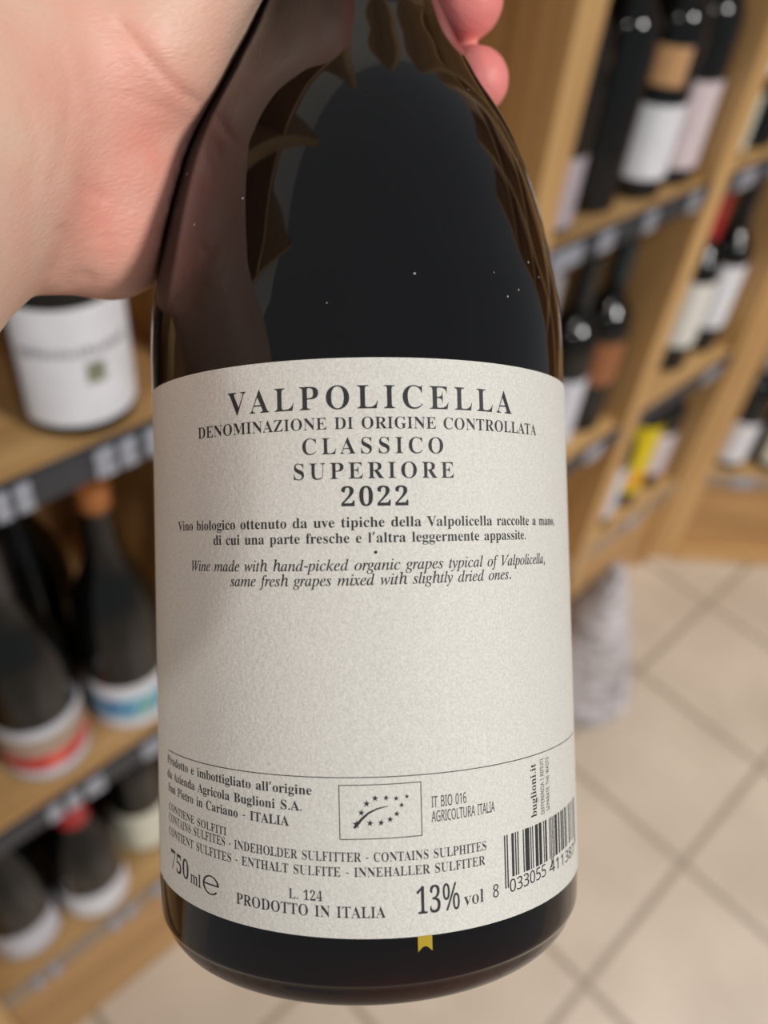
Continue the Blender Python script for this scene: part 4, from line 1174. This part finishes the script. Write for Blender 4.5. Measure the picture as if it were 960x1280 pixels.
def surface_nets(fn, lo, hi, h):
    n = [int(math.ceil((hi[i] - lo[i]) / h)) + 1 for i in range(3)]
    ax = [lo[i] + h * np.arange(n[i]) for i in range(3)]
    D = np.empty(n, np.float32)
    YY, ZZ = np.meshgrid(ax[1], ax[2], indexing='ij')
    for i0 in range(0, n[0], 24):
        xs = ax[0][i0:i0 + 24]
        Q = np.empty((len(xs), n[1], n[2], 3))
        Q[..., 0] = xs[:, None, None]
        Q[..., 1] = YY
        Q[..., 2] = ZZ
        D[i0:i0 + len(xs)] = fn(Q)
    S = D < 0
    c = [S[i:n[0] - 1 + i, j:n[1] - 1 + j, k:n[2] - 1 + k] for i in (0, 1) for j in (0, 1) for k in (0, 1)]
    tot = sum(x.astype(np.int8) for x in c)
    act = (tot > 0) & (tot < 8)
    idx = -np.ones(act.shape, np.int64)
    cells = np.argwhere(act)
    idx[act] = np.arange(len(cells))
    acc = np.zeros((len(cells), 3))
    cnt = np.zeros(len(cells))
    corners = [(i, j, k) for i in (0, 1) for j in (0, 1) for k in (0, 1)]
    vals = {cr: D[cells[:, 0] + cr[0], cells[:, 1] + cr[1], cells[:, 2] + cr[2]] for cr in corners}
    for a in corners:
        for axis in range(3):
            if a[axis] == 0:
                b = tuple(a[q] + (1 if q == axis else 0) for q in range(3))
                va, vb = vals[a], vals[b]
                m = (va < 0) != (vb < 0)
                t = np.where(m, va / np.where(m, va - vb, 1), 0)
                p = np.tile(np.array(a, float), (len(cells), 1))
                p[:, axis] += t
                acc[m] += p[m]
                cnt[m] += 1
    verts = np.array(lo) + h * (cells + acc / cnt[:, None])
    faces = []
    for axis in range(3):
        u, w = (axis + 1) % 3, (axis + 2) % 3
        sl0 = [slice(None)] * 3
        sl1 = [slice(None)] * 3
        sl0[axis] = slice(0, n[axis] - 1)
        sl1[axis] = slice(1, n[axis])
        A, B = S[tuple(sl0)], S[tuple(sl1)]
        e = np.argwhere(A != B)
        e = e[(e[:, u] > 0) & (e[:, w] > 0) & (e[:, u] < n[u] - 1) & (e[:, w] < n[w] - 1)]
        ins = S[e[:, 0], e[:, 1], e[:, 2]]
        q = []
        for du, dw in ((1, 1), (0, 1), (0, 0), (1, 0)):
            cc = e.copy()
            cc[:, u] -= du
            cc[:, w] -= dw
            q.append(idx[cc[:, 0], cc[:, 1], cc[:, 2]])
        f = np.stack(q, 1)
        f[~ins] = f[~ins][:, ::-1]
        faces.append(f)
    return verts, np.concatenate(faces)


lo = (-0.135, -0.165, 0.045)
hi = (0.045, 0.085, 0.235)
hv, hf = surface_nets(hand_sdf, lo, hi, 0.0010)
# soften the grid steps a little
E = np.concatenate([hf[:, [0, 1]], hf[:, [1, 2]], hf[:, [2, 3]], hf[:, [3, 0]]])
for _ in range(3):
    acc = np.zeros_like(hv)
    cnt = np.zeros(len(hv))
    np.add.at(acc, E[:, 0], hv[E[:, 1]])
    np.add.at(acc, E[:, 1], hv[E[:, 0]])
    np.add.at(cnt, E[:, 0], 1)
    np.add.at(cnt, E[:, 1], 1)
    nv = acc / np.maximum(cnt, 1)[:, None]
    keep = held_sdf(nv) > 0.0002
    hv = np.where(keep[:, None], 0.5 * hv + 0.5 * nv, hv)


# creases of the palm: shallow grooves sunk along the surface nearest to us
_fn = np.zeros_like(hv)
for q in range(4):
    a_, b_, c_ = hv[hf[:, q]], hv[hf[:, (q + 1) % 4]], hv[hf[:, (q - 1) % 4]]
    np.add.at(_fn, hf[:, q], np.cross(b_ - a_, c_ - a_))
_fn /= np.maximum(np.linalg.norm(_fn, axis=1), 1e-12)[:, None]
_px = np.column_stack([480 + F_PX * hv[:, 0] / hv[:, 2], 640 + F_PX * hv[:, 1] / hv[:, 2]])
CREASES = [([(150, 28), (178, 62), (202, 92), (228, 116), (252, 130)], 7.0, 0.00075),
           ([(66, 338), (76, 322), (80, 306), (78, 290)], 9.0, 0.0014), ([(88, 352), (98, 344), (112, 346)], 7.0, 0.0006),
           ([(60, 95), (110, 108), (165, 122), (215, 140)], 6.0, 0.00018), ([(100, 228), (112, 240), (128, 246)], 7.0, 0.0005),
           ([(70, 60), (90, 110), (84, 170), (66, 230)], 7.0, 0.00025), ([(130, 210), (165, 190), (200, 176)], 5.0, 0.00014),
           ([(30, 130), (48, 180), (40, 240)], 8.0, 0.00022), ([(150, 150), (185, 160), (215, 164)], 5.0, 0.00014)]
_sink = np.zeros(len(hv))
for pl, wd, dp in CREASES:
    best = np.full(len(hv), 1e9)
    for p0, p1 in zip(pl[:-1], pl[1:]):
        p0, p1 = np.array(p0, float), np.array(p1, float)
        t = np.clip(((_px - p0) @ (p1 - p0)) / ((p1 - p0) @ (p1 - p0)), 0, 1)
        best = np.minimum(best, np.linalg.norm(_px - p0 - t[:, None] * (p1 - p0), axis=1))
    _sink += dp * np.exp(-(best / wd) ** 2)
_front = np.clip(-(_fn * (hv / np.linalg.norm(hv, axis=1)[:, None])).sum(1), 0, 1)
hv = hv - _fn * (_sink * _front)[:, None]


def blob(c, r):
    return np.exp(-(np.linalg.norm(hv - c, axis=1) / r) ** 2)


red = 0.42 * blob(P(160, 280, .158), .022) + 0.28 * blob(P(190, 170, .156), .020) + 0.08 * blob(P(190, 90, .146), .014) + 0.12 * blob(P(30, 90, .14), .014)
for tip in ((604, 101, .186), (592, 0, .184), (552, -118, .182), (535, -228, .18), (392, -300, .155)):
    red = np.maximum(red, 1.15 * blob(P(*tip), .015))
for tip in ((440, 95, .2165), (430, -35, .2125), (420, -140, .2085), (420, -245, .204)):
    red = np.maximum(red, 0.6 * blob(P(*tip), .025))
org = cam2world(P(96, 150, .165))
rot = Matrix([list(r) for r in CAMROT])
hw = (CAMROT @ hv.T).T + np.array([0, 0, CAM_H]) - np.array(org)
hm = mesh('hand', [tuple(v) for v in hw], [tuple(int(i) for i in f) for f in hf])
at = hm.attributes.new('flush', 'FLOAT', 'POINT')
at.data.foreach_set('value', np.clip(red, 0, 1.2).astype(np.float32))


def m_skin():
    nt = NT('bare_skin')
    a = nt.node('ShaderNodeAttribute')
    a.attribute_name = 'flush'
    tc = nt.node('ShaderNodeTexCoord')
    n = nt.node('ShaderNodeTexNoise')
    n.inputs['Scale'].default_value = 85
    n.inputs['Detail'].default_value = 5
    nt.link(tc.outputs['Object'], n.inputs['Vector'])
    md = nt.node('ShaderNodeMath', operation='MULTIPLY_ADD')
    nt.link(n.outputs['Fac'], md.inputs[0])
    md.inputs[1].default_value = 0.7
    md.inputs[2].default_value = -0.30
    ad = nt.node('ShaderNodeMath', operation='ADD')
    nt.link(md.outputs[0], ad.inputs[0])
    nt.link(a.outputs['Fac'], ad.inputs[1])
    nt.link(ramp(nt, ad.outputs[0], [(0.0, lin((226, 190, 168))), (0.35, lin((230, 176, 156))), (0.75, lin((232, 154, 138))), (1.0, lin((232, 136, 132)))]), nt.b.inputs['Base Color'])
    nt.set(Roughness=0.5)
    nt.b.inputs['Subsurface Weight'].default_value = 0.18
    nt.b.inputs['Subsurface Radius'].default_value = (1.0, 0.35, 0.2)
    nt.b.inputs['Subsurface Scale'].default_value = 0.004
    # fine skin lines
    mp = nt.node('ShaderNodeMapping')
    mp.inputs['Scale'].default_value = (1.0, 1.0, 2.4)
    mp.inputs['Rotation'].default_value = (0.5, 0.4, 0.3)
    nt.link(tc.outputs['Object'], mp.inputs['Vector'])
    v = nt.node('ShaderNodeTexVoronoi')
    v.feature = 'DISTANCE_TO_EDGE'
    v.inputs['Scale'].default_value = 420
    nt.link(mp.outputs[0], v.inputs['Vector'])
    n3 = nt.node('ShaderNodeTexNoise')
    n3.inputs['Scale'].default_value = 120
    n3.inputs['Detail'].default_value = 6
    nt.link(mp.outputs[0], n3.inputs['Vector'])
    am = nt.node('ShaderNodeMath', operation='MULTIPLY_ADD')
    nt.link(v.outputs['Distance'], am.inputs[0])
    am.inputs[1].default_value = 0.5
    nt.link(n3.outputs['Fac'], am.inputs[2])
    b = nt.node('ShaderNodeBump')
    b.inputs['Strength'].default_value = 0.38
    b.inputs['Distance'].default_value = 0.0006
    nt.link(am.outputs[0], b.inputs['Height'])
    nt.link(b.outputs[0], nt.b.inputs['Normal'])
    return nt.m


hand = put('hand', hm, m_skin(), None, org, smooth=True)
tag(hand, 'bare left hand reaching in from the upper left, gripping the neck of the held bottle', 'hand')
